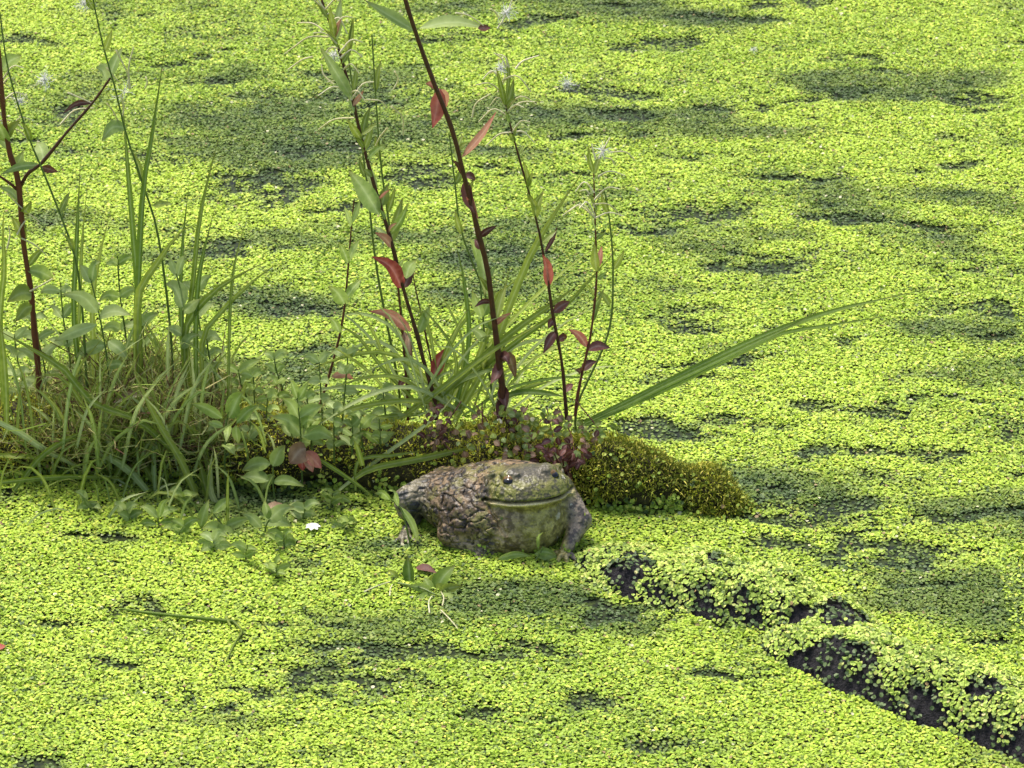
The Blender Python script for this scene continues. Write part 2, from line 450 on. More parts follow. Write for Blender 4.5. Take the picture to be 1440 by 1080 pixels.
POCKET = [(868, 812, 24, 14), (958, 862, 42, 22), (1045, 890, 40, 24), (960, 783, 28, 10), (1135, 944, 56, 20), (1180, 968, 40, 18), (1235, 1000, 60, 18), (1285, 1016, 55, 22), (1345, 1043, 62, 24), (1425, 1066, 60, 26), (1150, 872, 70, 9), (1215, 888, 45, 8), (1290, 922, 55, 7), (905, 800, 16, 8), (1000, 815, 20, 7), (1400, 985, 30, 8), (1500, 1100, 60, 30)]
wx_ = x + (fbm(N2, x * 50, y * 50, oct=4) - .5) * .075; wy_ = y + (fbm(N1, x * 50 + 8, y * 50, oct=4) - .5) * .095
steep = np.zeros_like(x)
for (qx, qy, qa, qb) in POCKET:
    g = G(qx, qy, .010); g2 = G(qx + qa, qy, .010); g3 = G(qx, qy - qb, .010)
    steep = np.maximum(steep, smooth(1.3, .7, ((wx_ - g[0]) / (g2[0] - g[0])) ** 2 + ((wy_ - g[1]) / (g3[1] - g[1])) ** 2))
steep = np.maximum(steep, .6 * smooth(.6, 1.1, sy) * smooth(.48, .6, fbm(N2, x * 26, y * 26)))
bare = np.clip(steep * (.70 + .6 * (fbm(N2, x * 150, y * 150, oct=2) - .35)) + .55 * smooth(.56, .66, fbm(N3, x * 38 + 4, y * 30, oct=3)), 0, .95)
k = (h > -.001) & (rng.random(len(x)) > bare)
x, y, h, sx, sy = x[k], y[k], h[k], sx[k], sy[k]
c = weed_cols(x, y, np.clip(steep[k] * .8, 0, 1)); c = c * np.array([1.10, 1.04, 1.8]); c[:, 2] = np.minimum(c[:, 2], c[:, 1] * .42)
v_, f_, c_ = fronds(x, y, h + .0008 + .0018 * rng.random(len(x)),   .0025 + .0016 * rng.random(len(x)), .5, c, np.stack([-sx * .7, -sy * .7, 0 * sx], 1))
tag(part('duckweed_coat', v_, f_, M['duckweed'], sl, c_, False), kind='stuff')

# ================================================================= MOSSY LOG
def lathe_path(P, rad, sides, N, amp, seed=0., flat=1.0):
    n = len(P); T = unit(np.gradient(P, axis=0))
    A = unit(np.cross(T, np.array([0, 0, 1.0]))); B = np.cross(A, T)
    th = np.linspace(0, 2 * np.pi, sides, endpoint=False)
    d = A[:, None, :] * np.cos(th)[None, :, None] + B[:, None, :] * np.sin(th)[None, :, None] * flat
    base = P[:, None, :] + d * rad[:, None, None]
    ns = fbm(N, base[..., 0] * 38 + seed, base[..., 1] * 38, base[..., 2] * 38, 4)
    v = base + d * (amp * (ns - .5) * 2)[..., None]
    f = []
    for i in range(n - 1):
        for k in range(sides):
            k2 = (k + 1) % sides
            f.append((i * sides + k, i * sides + k2, (i + 1) * sides + k2, (i + 1) * sides + k))
    return v.reshape(-1, 3), f, v, d
nl = 110
LP = spline([LA, G(230, 630, .014), LB, G(830, 672, .012), LC], nl)
tt = np.linspace(0, 1, nl)
lrad = .031 + .004 * np.sin(tt * 21) + .003 * np.sin(tt * 47 + 1)
lrad *= np.clip(np.clip((1 - tt) / .16, 0, 1) ** .6, .05, 1)
LP[:, 2] -= .022 * smooth(.86, 1.0, tt)
lv, lf, lgrid, ldir = lathe_path(LP, lrad, 40, N1, .013)
mid = LP[nl // 2]
log = thing('mossy_log', (mid[0], mid[1], 0), 'half sunken rotting log furred with green moss behind the frog', 'log')
part('log_trunk', lv, lf, M['bark'], log)
# moss strands over the upper half of the trunk
nm = 165000
ii = rng.random(nm) * (nl - 2); i0 = ii.astype(int)
kk = rng.integers(0, 40, nm)
pos = lgrid[i0, kk] * (1 - (ii - i0))[:, None] + lgrid[i0 + 1, kk] * (ii - i0)[:, None]
pos = pos + rng.normal(0, .0022, (nm, 3)); dr = ldir[i0, kk]
cov = fbm(N2, pos[:, 0] * 32, pos[:, 1] * 32, pos[:, 2] * 32 + 5, 3)
tpos = ii / nl
want = smooth(-.35, .25, dr[:, 2] + (cov - .5) * 1.6) * (.35 + .65 * smooth(.60, .68, tpos) + .25 * smooth(.45, .35, tpos))
k = (rng.random(nm) < want) & (pos[:, 2] > -.002)
pos, dr, cov = pos[k], dr[k], cov[k]; nm = len(pos)
gd = unit(dr * .8 + rng.normal(0, .5, (nm, 3)) + np.array([0, -.1, .35]))
ln = .0022 + .0032 * rng.random(nm); side = unit(np.cross(gd, rng.normal(0, 1, (nm, 3)))) * (.00028 + .0003 * rng.random(nm))[:, None]
midp = pos + gd * (ln * .55)[:, None]; tip = pos + gd * ln[:, None] + np.array([0, 0, -1]) * (ln * .25)[:, None]
mv = np.stack([pos - side, pos + side, midp + side, midp - side, tip], 1)
b0 = (np.arange(nm) * 5)[:, None]
q1 = b0 + np.array([[0, 1, 2, 3]])
mq = np.vstack([q1, b0 + np.array([[3, 2, 4, 4]])])
MC = np.array([.46, .47, .04]); MD = np.array([.14, .17, .02]); MY = np.array([.64, .58, .11])
w_ = smooth(.3, .7, cov + rng.normal(0, .12, nm))[:, None]
mc = MD * (1 - w_) + MC * w_; mc = np.where(rng.random((nm, 1)) < .18, MY, mc) * (.7 + .6 * rng.random((nm, 1)))
# tips are triangles: a second quad with a fine end
mv2 = np.concatenate([mv, tip[:, None, :] + side[:, None, :] * .15], 1)
b0 = (np.arange(nm) * 6)[:, None]
mq = np.vstack([b0 + np.array([[0, 1, 2, 3]]), b0 + np.array([[3, 2, 5, 4]])])
tag(part('moss', mv2.reshape(-1, 3), mq, M['moss'], log, np.repeat(mc, 6, axis=0), False), kind='stuff')

# duckweed washed up along the waterline and strewn over the moss
nm = 26000
ii = rng.random(nm) * (nl - 2); i0 = ii.astype(int); kk = rng.integers(0, 40, nm)
pos = lgrid[i0, kk] * (1 - (ii - i0))[:, None] + lgrid[i0 + 1, kk] * (ii - i0)[:, None] + rng.normal(0, .002, (nm, 3)); dr = ldir[i0, kk]
hgt = pos[:, 2] + (fbm(N3, pos[:, 0] * 40, pos[:, 1] * 40, pos[:, 2] * 40) - .5) * .035
want = smooth(.014, .001, hgt) * .9 + .10 * smooth(.1, .6, dr[:, 2])
k = (rng.random(nm) < want) & (pos[:, 2] > -.001); pos, dr = pos[k] + dr[k] * .003, dr[k]
v_, f_, c_ = fronds(pos[:, 0], pos[:, 1], pos[:, 2], .0026 + .0016 * rng.random(len(pos)), .4, weed_cols(pos[:, 0], pos[:, 1], np.zeros(len(pos)) + .35), dr * 1.6)
tag(part('duckweed_fringe', v_, f_, M['duckweed'], log, c_, False), kind='stuff')

# ================================================================= BULLFROG
FO = G(740, 788)                                      # ground point under the chin; the shape is laid out in cm from there
vx = .075
X0, X1, Y0, Y1, Z0, Z1 = -11.4, 6.2, -1.6, 10.6, -.7, 7.0
ax = [np.arange(a, b_, vx, dtype=np.float32) for a, b_ in ((X0, X1), (Y0, Y1), (Z0, Z1))]
gX, gY, gZ = np.meshgrid(*ax, indexing='ij')
def ell(c, r, yaw=0., pitch=0.):
    dx, dy, dz = gX - c[0], gY - c[1], gZ - c[2]
    if yaw:
        ca, sa = math.cos(R(yaw)), math.sin(R(yaw)); dx, dy = dx * ca + dy * sa, -dx * sa + dy * ca
    if pitch:
        ca, sa = math.cos(R(pitch)), math.sin(R(pitch)); dy, dz = dy * ca + dz * sa, -dy * sa + dz * ca
    q = np.sqrt((dx / r[0]) ** 2 + (dy / r[1]) ** 2 + (dz / r[2]) ** 2) + 1e-6
    return (q - 1) * min(r) * (.6 + .4 * np.clip(q, 0, 1.5))
def cap(a, b_, r0, r1):
    a, b_ = np.array(a, float), np.array(b_, float); d = b_ - a
    t = np.clip(((gX - a[0]) * d[0] + (gY - a[1]) * d[1] + (gZ - a[2]) * d[2]) / (d @ d), 0, 1)
    return np.sqrt((gX - a[0] - t * d[0]) ** 2 + (gY - a[1] - t * d[1]) ** 2 + (gZ - a[2] - t * d[2]) ** 2) - (r0 + (r1 - r0) * t)
def smin(a, b_, k):
    h = np.clip(.5 + .5 * (b_ - a) / k, 0, 1); return b_ * (1 - h) + a * h - k * h * (1 - h)
YAW = 16.
HC = np.array([.05, 3.3, 4.65])
cy_, sy_ = math.cos(R(YAW)), math.sin(R(YAW))
def hl(u, v, w): return (HC[0] + u * cy_ - v * sy_, HC[1] + u * sy_ + v * cy_, HC[2] + w)   # head frame: across, back, up
F = ell(hl(0, 0.1, -.05), (3.25, 2.7, 1.65), YAW, -16)
F = smin(F, ell(hl(0, -1.35, .12), (2.15, 1.65, 1.05), YAW, -10), .9)
F = smin(F, ell(hl(-.1, .1, -1.95), (3.35, 2.9, 2.35), YAW, -8), .35)
F = smin(F, ell((-1.5, 4.0, 1.4), (4.7, 3.9, 2.4), -20), .8)
F = smin(F, ell((-3.5, 4.9, 2.2), (4.7, 3.7, 2.6), -26), 1.0)
F = smin(F, ell((-1.3, 5.2, 3.8), (3.2, 2.5, 1.45), -20, 10), 1.2)
F = smin(F, ell((-6.0, 6.4, 1.9), (2.5, 2.4, 1.9), -20), .8)
# hind legs folded at the flanks
F = smin(F, cap((-6.2, 7.8, 2.2), (-9.0, 5.6, 2.15), 1.6, 1.25), .28)
F = smin(F, cap((-9.1, 5.5, 1.6), (-8.0, 8.2, .8), 1.0, .75), .25)
F = smin(F, cap((-8.2, 7.0, .5), (-9.4, 3.6, .25), .55, .4), .25)
for q in ((-10.2, 2.4), (-9.6, 2.0), (-8.9, 2.1), (-8.3, 2.5)):
    F = smin(F, cap((-9.4, 3.8, .25), (q[0], q[1], .12), .24, .13), .15)
F = smin(F, cap((-2.5, 8.2, 2.0), (1.8, 8.3, 1.5), 1.5, 1.0), .4)
# viewer-left arm, tucked in
F = smin(F, cap((-3.4, 2.9, 2.9), (-5.9, 2.2, 1.1), 1.2, .85), .7)
F = smin(F, cap((-5.9, 2.1, .95), (-3.6, .95, .2), .75, .42), .4)
for q in ((-2.6, .1), (-3.2, -.1), (-3.9, .0), (-2.3, .6)):
    F = smin(F, cap((-3.6, .9, .2), (q[0], q[1], .05), .26, .14), .12)
# the other arm, elbow out, hand on the weed
F = smin(F, cap((2.5, 4.3, 3.7), (4.1, 2.7, 2.1), 1.3, .92), .3)
F = smin(F, cap((4.15, 2.6, 1.95), (3.2, .9, .8), .88, .52), .2)
F = smin(F, cap((3.2, .95, .75), (2.85, .45, .42), .5, .4), .2)
for q in ((1.75, .25, .16), (2.35, -.55, .12), (3.15, -.85, .1), (3.9, -.25, .12)):
    F = smin(F, cap((2.9, .5, .42), ((2.9 + q[0]) / 2, (.5 + q[1]) / 2 , .42), .26, .22), .12)
    F = smin(F, cap(((2.9 + q[0]) / 2, (.5 + q[1]) / 2, .42), q, .22, .14), .1)
    F = smin(F, cap(q, (q[0], q[1] - .03, q[2]), .18, .18), .08)
# eyelid bulges, brow ridges and the fold behind the eye
for s in (-1, 1):
    F = smin(F, ell(hl(1.36 * s, -.5, 1.30), (.80, .85, .66), YAW), .3)
    F = smin(F, cap(hl(1.05 * s, -1.15, 1.72), hl(2.0 * s, -.45, 1.50), .20, .22), .18)      # upper lid
    F = smin(F, cap(hl(1.0 * s, -2.2, .75), hl(1.45 * s, -.7, 1.45), .22, .3), .35)          # canthal ridge
    F = smin(F, cap(hl(1.9 * s, .35, 1.15), hl(2.9 * s, 1.35, .5), .22, .28), .3)            # fold over the ear drum
    F = smin(F, cap(hl(2.9 * s, 1.35, .5), hl(3.1 * s, 1.9, -.9), .28, .3), .3)
    F = np.maximum(F, -(ell(hl(.45 * s, -2.88, .50), (.13, .13, .09), YAW)))                   # nostrils
du, dv = (gX - HC[0]) * cy_ + (gY - HC[1]) * sy_, -(gX - HC[0]) * sy_ + (gY - HC[1]) * cy_
zm = HC[2] - .52 - .27 * dv - .035 * du * du * 0                                                # mouth line rises to the snout
dzm = gZ - zm
inm = smooth(1.1, .3, dv) * smooth(3.9, 3.3, np.abs(du))
F = F + inm * (.20 * np.exp(-(dzm / .085) ** 2) - .12 * np.exp(-((dzm + .26) / .15) ** 2) - .06 * np.exp(-((dzm - .24) / .15) ** 2))
for (a_, b2, r_, dep) in (((-3.0, 1.6, 4.0), (-1.6, .2, 2.2), .16, .22), ((-4.2, 2.2, 3.6), (-2.4, .2, 1.2), .15, .20), ((-5.2, 2.4, 3.3), (-3.4, .7, 2.2), .14, .2), ((-3.4, 1.4, 4.2), (-5.0, 2.6, 4.2), .15, .2), ((-2.4, 3.2, 5.6), (-4.0, 2.4, 4.4), .13, .16), ((-1.6, -.3, 1.7), (1.6, -.2, 1.5), .12, .08), ((-1.2, .0, .9), (1.4, .1, .8), .12, .08)):
    F = F + dep * np.exp(-(np.clip(cap(a_, b2, 0, 0), 0, 2) / r_) ** 2)
# skin: warts and creases
near = np.abs(F) < .6
wn_ = np.zeros_like(F)
xx, yy, zz = gX[near], gY[near], gZ[near]
w1 = fbm(N1, xx * 2.1, yy * 2.1, zz * 2.1, 3); w2 = fbm(N2, xx * 1.2 + 7, yy * 1.2, zz * 1.2, 2)
ridge = 1 - np.abs(fbm(N3, xx * 1.15, yy * 1.15 + 3, zz * 1.7, 2) - .5) * 14
body_w = smooth(-.6, -2.2, xx) ; head_w = inm[near]
wn_[near] = -(w1 - .5) * (.12 + .10 * body_w) * (1 - .3 * head_w) + np.clip(ridge, 0, 1) * (.035 + .10 * body_w) * (1 - .45 * head_w)
F = F + wn_
# ---- surface nets
S = F < 0
c8 = [S[a:S.shape[0] - 1 + a, b_:S.shape[1] - 1 + b_, c:S.shape[2] - 1 + c] for a in (0, 1) for b_ in (0, 1) for c in (0, 1)]
cnt = sum(q.astype(np.int8) for q in c8); act = (cnt > 0) & (cnt < 8)
ci = np.argwhere(act); cid = -np.ones(act.shape, np.int64); cid[act] = np.arange(len(ci))
acc = np.zeros((len(ci), 3)); nn = np.zeros(len(ci))
offs = [(a, b_, c) for a in (0, 1) for b_ in (0, 1) for c in (0, 1)]
for o1 in offs:
    for axis in range(3):
        if o1[axis]: continue
        o2 = list(o1); o2[axis] = 1
        f1 = F[ci[:, 0] + o1[0], ci[:, 1] + o1[1], ci[:, 2] + o1[2]]; f2 = F[ci[:, 0] + o2[0], ci[:, 1] + o2[1], ci[:, 2] + o2[2]]
        cr_ = (f1 < 0) != (f2 < 0); t_ = np.where(cr_, f1 / np.where(cr_, f1 - f2, 1), 0)
        p_ = np.tile(np.array(o1, float), (len(ci), 1)); p_[:, axis] += t_
        acc += p_ * cr_[:, None]; nn += cr_
pv = (ci + acc / nn[:, None]) * vx + np.array([X0, Y0, Z0])
quads = []
for axis in range(3):
    a1, a2 = [(1, 2), (2, 0), (0, 1)][axis]
    sl0 = [slice(None)] * 3; sl1 = [slice(None)] * 3
    sl0[axis] = slice(0, -1); sl1[axis] = slice(1, None)
    ch = np.argwhere(S[tuple(sl0)] != S[tuple(sl1)])
    ch = ch[(ch[:, a1] > 0) & (ch[:, a2] > 0) & (ch[:, a1] < S.shape[a1] - 1) & (ch[:, a2] < S.shape[a2] - 1)]
    inside0 = S[ch[:, 0], ch[:, 1], ch[:, 2]]
    def cell(d1, d2):
        q = ch.copy(); q[:, a1] += d1; q[:, a2] += d2; return cid[q[:, 0], q[:, 1], q[:, 2]]
    q = np.stack([cell(-1, -1), cell(0, -1), cell(0, 0), cell(-1, 0)], 1)
    q[~inside0] = q[~inside0][:, ::-1]
    quads.append(q)
quads = np.vstack(quads); quads = quads[(quads >= 0).all(1)]
# ---- colouring of the skin
px_, py_, pz_ = pv.T
u_, v_ = (px_ - HC[0]) * cy_ + (py_ - HC[1]) * sy_, -(px_ - HC[0]) * sy_ + (py_ - HC[1]) * cy_
dz_ = pz_ - (HC[2] - .52 - .27 * v_)
nA = fbm(N1, px_ * 1.6, py_ * 1.6, pz_ * 1.6, 4); nB = fbm(N2, px_ * 3.2, py_ * 3.2, pz_ * 3.2, 3); nC = fbm(N3, px_ * .9, py_ * .9, pz_ * .9, 3)
def C(*a): return np.array(a)
def lerp(a, b_, t): return a * (1 - t[:, None]) + b_ * t[:, None]
col = np.tile(C(.085, .058, .030), (len(pv), 1))
col = lerp(col, C(.24, .165, .09), smooth(.42, .62, nA))                          # pinkish brown warts
col = lerp(col, C(.16, .15, .04), smooth(.52, .66, nC) * .8)                       # olive tinge
col = lerp(col, C(.026, .020, .013), smooth(.53, .62, nB))                         # dark flecks
rdg = 1 - np.abs(fbm(N3, px_ * 1.15, py_ * 1.15 + 3, pz_ * 1.7, 2) - .5) * 16
col = lerp(col, C(.022, .016, .01), np.clip(rdg, 0, 1) * smooth(0, -2.4, px_) * .85)
low = smooth(2.2, .6, pz_) * smooth(-7, -4, px_)
col = lerp(col, lerp(np.tile(C(.30, .25, .15), (len(pv), 1)), C(.10, .085, .055), smooth(.45, .62, nB)), low * .8)     # pale mottled belly
face = smooth(2.3 + (nC - .5) * 3, -.5 + (nC - .5) * 3, v_) * smooth(3.9, 3.2, np.abs(u_)) * smooth(-2.4, -1.9, u_ + .4 * v_ * 0 + np.where(u_ < 0, .9, 2))
upper = face * smooth(-.05, .08, dz_)
col = lerp(col, C(.165, .17, .035), upper * .85)                                    # green cheeks and upper lip
crown = upper * smooth(1.15, 1.75, dz_ + (nA - .5) * .8) * smooth(2.1, 1.2, np.abs(u_))
col = lerp(col, C(.085, .075, .045), crown)                                         # grey brown crown
col = lerp(col, C(.05, .045, .03), upper * smooth(.50, .60, nB) * .8)
lower = face * smooth(.02, -.1, dz_)
col = lerp(col, lerp(lerp(np.tile(C(.38, .33, .11), (len(pv), 1)), C(.19, .165, .045), smooth(.36, .58, nA)), C(.08, .065, .03), smooth(.56, .64, nB) * .6), lower)     # yellow olive throat
tan = lower * smooth(.2, -2.2, u_ + (nC - .5) * 4) * smooth(-.4, -1.0, dz_)
col = lerp(col, lerp(np.tile(C(.34, .26, .14), (len(pv), 1)), C(.10, .07, .035), smooth(.42, .58, nB)), tan * .85)      # tan, marbled chest
col = lerp(col, C(.72, .60, .30), face * np.exp(-((dz_ + .20) / .17) ** 2) * smooth(.12, .30, nB + .1) * (.35 + .65 * smooth(1.2, -.4, u_)))   # pale lower lip
col = lerp(col, C(.018, .014, .01), face * np.exp(-(dz_ / .06) ** 2) * .8)
col = lerp(col, lerp(np.tile(C(.24, .195, .14), (len(pv), 1)), C(.07, .06, .05), smooth(.48, .60, nB)), smooth(2.9, 3.4, px_) * smooth(4.2, 3.4, pz_))   # greyish forearm
col = lerp(col, C(.55, .52, .42), smooth(.66, .72, nA) * smooth(1.5, 3, px_) * .8)
hind = smooth(-7.2, -8.2, px_)
col = lerp(col, lerp(np.tile(C(.16, .14, .085), (len(pv), 1)), C(.035, .035, .03), smooth(.50, .58, nA)), hind)
col = np.clip(col * (.85 + .3 * rng.random(len(pv)))[:, None], 0, 1)
m, t, n, l = nodes('frog_skin'); p = n['Principled BSDF']
a = n.new('ShaderNodeAttribute'); a.attribute_name = 'Col'
tc = n.new('ShaderNodeTexCoord')
v1 = n.new('ShaderNodeTexVoronoi'); v1.inputs['Scale'].default_value = 420
nz = n.new('ShaderNodeTexNoise'); nz.inputs['Scale'].default_value = 700; nz.inputs['Detail'].default_value = 5
l.new(tc.outputs['Object'], v1.inputs['Vector']); l.new(tc.outputs['Object'], nz.inputs['Vector'])
mr = n.new('ShaderNodeMapRange'); mr.inputs[3].default_value = .62; mr.inputs[4].default_value = 1.35
l.new(nz.outputs['Fac'], mr.inputs[0])
mm = n.new('ShaderNodeVectorMath'); mm.operation = 'SCALE'; l.new(a.outputs['Color'], mm.inputs[0]); l.new(mr.outputs[0], mm.inputs['Scale'])
l.new(mm.outputs[0], p.inputs['Base Color'])
p.inputs['Roughness'].default_value = .42; p.inputs['Specular IOR Level'].default_value = .35
b = n.new('ShaderNodeBump'); b.inputs['Strength'].default_value = .6; b.inputs['Distance'].default_value = .0009
l.new(v1.outputs['Distance'], b.inputs['Height']); l.new(b.outputs[0], p.inputs['Normal'])
M['frog'] = m
frog = thing('bullfrog', (FO[0] - .03, FO[1] + .045, 0), 'big brown and olive bullfrog sitting in the duckweed against the mossy log', 'frog')
def frog_pt(q): return np.asarray(q, float) * .01 + np.array([FO[0], FO[1], 0])
part('body', frog_pt(pv), quads, M['frog'], frog, col)
def ball(c, r, axes=(1, 1, 1), n_=14, m_=20):
    v = []
    for i in range(n_ + 1):
        a_ = math.pi * i / n_
        for k in range(m_):
            b2 = 2 * math.pi * k / m_; v.append((c[0] + r * axes[0] * math.sin(a_) * math.cos(b2), c[1] + r * axes[1] * math.sin(a_) * math.sin(b2), c[2] + r * axes[2] * math.cos(a_)))
    f = [(i * m_ + k, i * m_ + (k + 1) % m_, (i + 1) * m_ + (k + 1) % m_, (i + 1) * m_ + k) for i in range(n_) for k in range(m_)]
    return np.array(v), f
def simple(name, c, rough, spec=.5):
    m, t, n, l = nodes(name); p = n['Principled BSDF']; p.inputs['Base Color'].default_value = rgb(c)
    tc = n.new('ShaderNodeTexCoord'); nz = n.new('ShaderNodeTexNoise'); nz.inputs['Scale'].default_value = 900
    l.new(tc.outputs['Object'], nz.inputs['Vector'])
    mx = n.new('ShaderNodeMix'); mx.data_type = 'RGBA'; mx.inputs['A'].default_value = rgb([k * .6 for k in c]); mx.inputs['B'].default_value = rgb([min(k * 1.4, 1) for k in c])
    l.new(nz.outputs['Fac'], mx.inputs['Factor']); l.new(mx.outputs['Result'], p.inputs['Base Color'])
    p.inputs['Roughness'].default_value = rough; p.inputs['Specular IOR Level'].default_value = spec
    return m
M['iris'] = simple('frog_iris', (.13, .075, .02), .08)
M['pupil'] = simple('frog_pupil', (.004, .004, .004), .05)
M['drum'] = simple('frog_eardrum', (.10, .085, .045), .45)
for s in (-1, 1):
    ec = np.array(hl(1.60 * s, -.93, 1.16))
    ev, ef = ball(ec, .60); e = part('eye', frog_pt(ev), ef, M['iris'], frog)
    dv3 = unit(np.array(hl(.45 * s, -.85, .42)) - HC)
    pc = ec + dv3 * .27
    ev, ef = ball(pc, .43, (1.15, 1.0, .80)); part('pupil', frog_pt(ev), ef, M['pupil'], e)
    dc = np.array(hl(3.02 * s, .62, .32)); dv_, df_ = ball(dc, .42, (.42, 1, 1)); part('eardrum', frog_pt(dv_), df_, M['drum'], frog)

# weed clinging to the wet skin
nv = vnorm = None
cand = np.where((pv[:, 2] < 1.1) | (rng.random(len(pv)) < .03))[0]
sel = rng.choice(cand, 420, replace=False); q_ = pv[sel]
keep_ = rng.random(len(sel)) < np.clip(1.2 - q_[:, 2] * .75, .12, 1); q_ = q_[keep_]
cen = np.array([-2.5, 4.5, 2.2]); nr = unit(q_ - cen); w3 = frog_pt(q_ + nr * .05)
v_, f_, c_ = fronds(w3[:, 0], w3[:, 1], np.maximum(w3[:, 2], .002), .0024 + .0014 * rng.random(len(w3)), .25, weed_cols(w3[:, 0], w3[:, 1], np.zeros(len(w3)) + .15), nr * 2.2)
tag(part('clinging_duckweed', v_, f_, M['duckweed'], frog, c_, False), kind='stuff')

# ================================================================= PLANTS
def path(pts, Y0, dY=0.0):                 # a traced curve standing at its own depth, leaning by dY
    n_ = len(pts)
    return [V(x, y, Y0 + dY * i / max(n_ - 1, 1)) for i, (x, y) in enumerate(pts)]
def rib_cols(nv_):
    n_ = nv_ // 3; c_ = np.zeros((n_, 3, 3)); c_[:, 1, 0] = 1; c_[:, :, 1] = np.linspace(0, 1, n_)[:, None]; return c_.reshape(-1, 3)
def leaf(root, b_, t_, Y, dY, w, mat, prof='leaf', sag=.12, name='leaf', n=8, fold=.35):
    A, B = V(b_[0], b_[1], Y), V(t_[0], t_[1], Y + dY)
    L = np.linalg.norm(B - A); mid_ = (A + B) / 2 + np.array([0, 0, 1]) * L * sag + np.array([random.uniform(-.06, .06) * L, random.uniform(-.08, .08) * L, 0])
    v, f = ribbon([A, mid_, B], w * PX * 1.25, n, prof, fold)
    return part(name, v, f, M[mat], root, rib_cols(len(v)))
def blade(root, pts, Y0, dY, w, mat='grass', name='blade', n=12, tw=.9):
    v, f = ribbon(path(pts, Y0, dY), w * PX * 1.1, n, 'blade', random.uniform(.25, .5), twist=random.uniform(-tw, tw))
    return part(name, v, f, M[mat], root, rib_cols(len(v)))
def curl(root, pts, Y, dY, r=.00085, mat='cream', name='seed_pod_strand'):
    v, f = tube(path(pts, Y, dY), r, r * .6, 9, 4); return part(name, v, f, M[mat], root)
def fluff(root, px, py, Y, rad, n_=55):
    c = V(px, py, Y); vs_, fs_ = [], []
    for i in range(n_):
        d = unit(rng.normal(0, 1, 3)); e = c + d * rad * PX * (.6 + .6 * rng.random()); mid_ = (c + e) / 2 + rng.normal(0, .15, 3) * rad * PX
        v, f = tube([c, mid_, e], .00020, .00010, 4, 3); f = [tuple(k + sum(len(q) for q in vs_) for k in ff_) for ff_ in f]
        vs_.append(v); fs_ += f
    return part('seed_fluff', np.vstack(vs_), fs_, M['fluff'], root)
def stem(root, pts, Y, dY, r0, r1, mat='stem_red', name='stem', n=22):
    v, f = tube(path(pts, Y, dY), r0 * .74, r1 * .70, n, 7, .35); return part(name, v, f, M[mat], root)
def root_at(name, px, py, Y, label, cat, group=None):
    p_ = V(px, py, Y); return thing(name, (p_[0], p_[1], max(p_[2], 0)), label, cat, group)

def dress(root, pts, Y, t0, t1, n_, mats, ln=(16, 34), wd=(4, 8), curls=0):
    P2 = spline([(a, b_, 0) for a, b_ in pts], 60)
    for i in range(n_):
        q_ = P2[int((t0 + (t1 - t0) * (i + random.random()) / n_) * 59)]; s_ = -1 if i % 2 else 1
        L = random.uniform(*ln); an = random.uniform(.25, 1.0)
        leaf(root, (q_[0], q_[1]), (q_[0] + s_ * L * math.sin(an), q_[1] - L * math.cos(an)), Y, random.uniform(-.012, .012), random.uniform(*wd), random.choice(mats), sag=.06, n=6)
    for i in range(curls):
        q_ = P2[int((.70 + .29 * random.random()) * 59)]; s_ = random.choice((-1, 1)); L = random.uniform(20, 46)
        e = (q_[0] + s_ * L, q_[1] + random.uniform(-26, 20)); m_ = ((q_[0] + e[0]) / 2, (q_[1] + e[1]) / 2 - random.uniform(6, 16))
        curl(root, [(q_[0], q_[1]), m_, e], Y, random.uniform(-.01, .01), .0008)
# ---- willowherb with red leaves, its stem leaning up over the frog
WG = 'willowherb stems rising from the log'
Ya = logY(610) + .012
w = root_at('willowherb_plant', 611, 585, Ya, 'slender willowherb with bright red lower leaves and olive upper leaves', 'plant', WG)
stem(w, [(613, 590), (610, 556), (598, 517), (586, 469), (567, 406), (555, 358), (542, 312), (528, 267), (508, 194), (494, 132), (473, 59), (452, 0), (440, -40)], Ya, .01, .0026, .0014)
stem(w, [(612, 575), (608, 520), (600, 478), (592, 440), (584, 405), (580, 380)], Ya + .012, .01, .0014, .0008)
for (b_, t_, dY, wd, mt, sg) in [((472, 55), (464, 8), -.01, 9, 'olive', .05), ((474, 56), (480, -4), .01, 10, 'herb_blue', .05), ((508, 196), (489, 168), -.01, 9, 'olive', .1), ((509, 196), (521, 150), .012, 9, 'olive', .1),
        ((510, 215), (523, 170), .01, 8, 'olive', .05), ((496, 140), (450, 66), -.02, 15, 'herb_blue', .1), ((497, 130), (502, 88), .01, 6, 'olive', .05), ((534, 302), (490, 240), -.02, 22, 'herb_blue', .08), ((537, 290), (545, 260), .01, 13, 'olive', .1), ((548, 345), (566, 278), .015, 13, 'olive', .05), ((549, 330), (574, 285), -.01, 10, 'herb', .05),
        ((552, 347), (527, 327), -.015, 12, 'pink', .1), ((566, 406), (523, 361), -.025, 19, 'red', .12), ((568, 405), (582, 382), .012, 11, 'maroon', .1), ((571, 392), (585, 366), .02, 16, 'herb', .1),
        ((578, 466), (519, 438), -.02, 14, 'pink', .15), ((576, 468), (577, 500), -.01, 9, 'brown', .05), ((609, 531), (628, 489), .015, 17, 'red', .08), ((606, 555), (625, 545), .01, 8, 'maroon', .1), ((588, 470), (605, 430), .02, 14, 'herb', .05), ((530, 270), (515, 225), .02, 10, 'herb_blue', .1)]:
    leaf(w, b_, t_, Ya + .005, dY, wd, mt, sag=sg)
for pts in ([(455, 43), (440, 33), (418, 32)], [(462, 52), (435, 52), (415, 65), (400, 76)], [(440, 80), (425, 84), (405, 98)], [(468, 118), (455, 105), (452, 90)], [(498, 166), (470, 168), (448, 182)], [(550, 150), (566, 165), (567, 190)], [(555, 100), (560, 112), (553, 126)], [(515, 140), (535, 142), (545, 152)], [(545, 180), (535, 192), (528, 205)]):
    curl(w, pts, Ya + .01, .01)
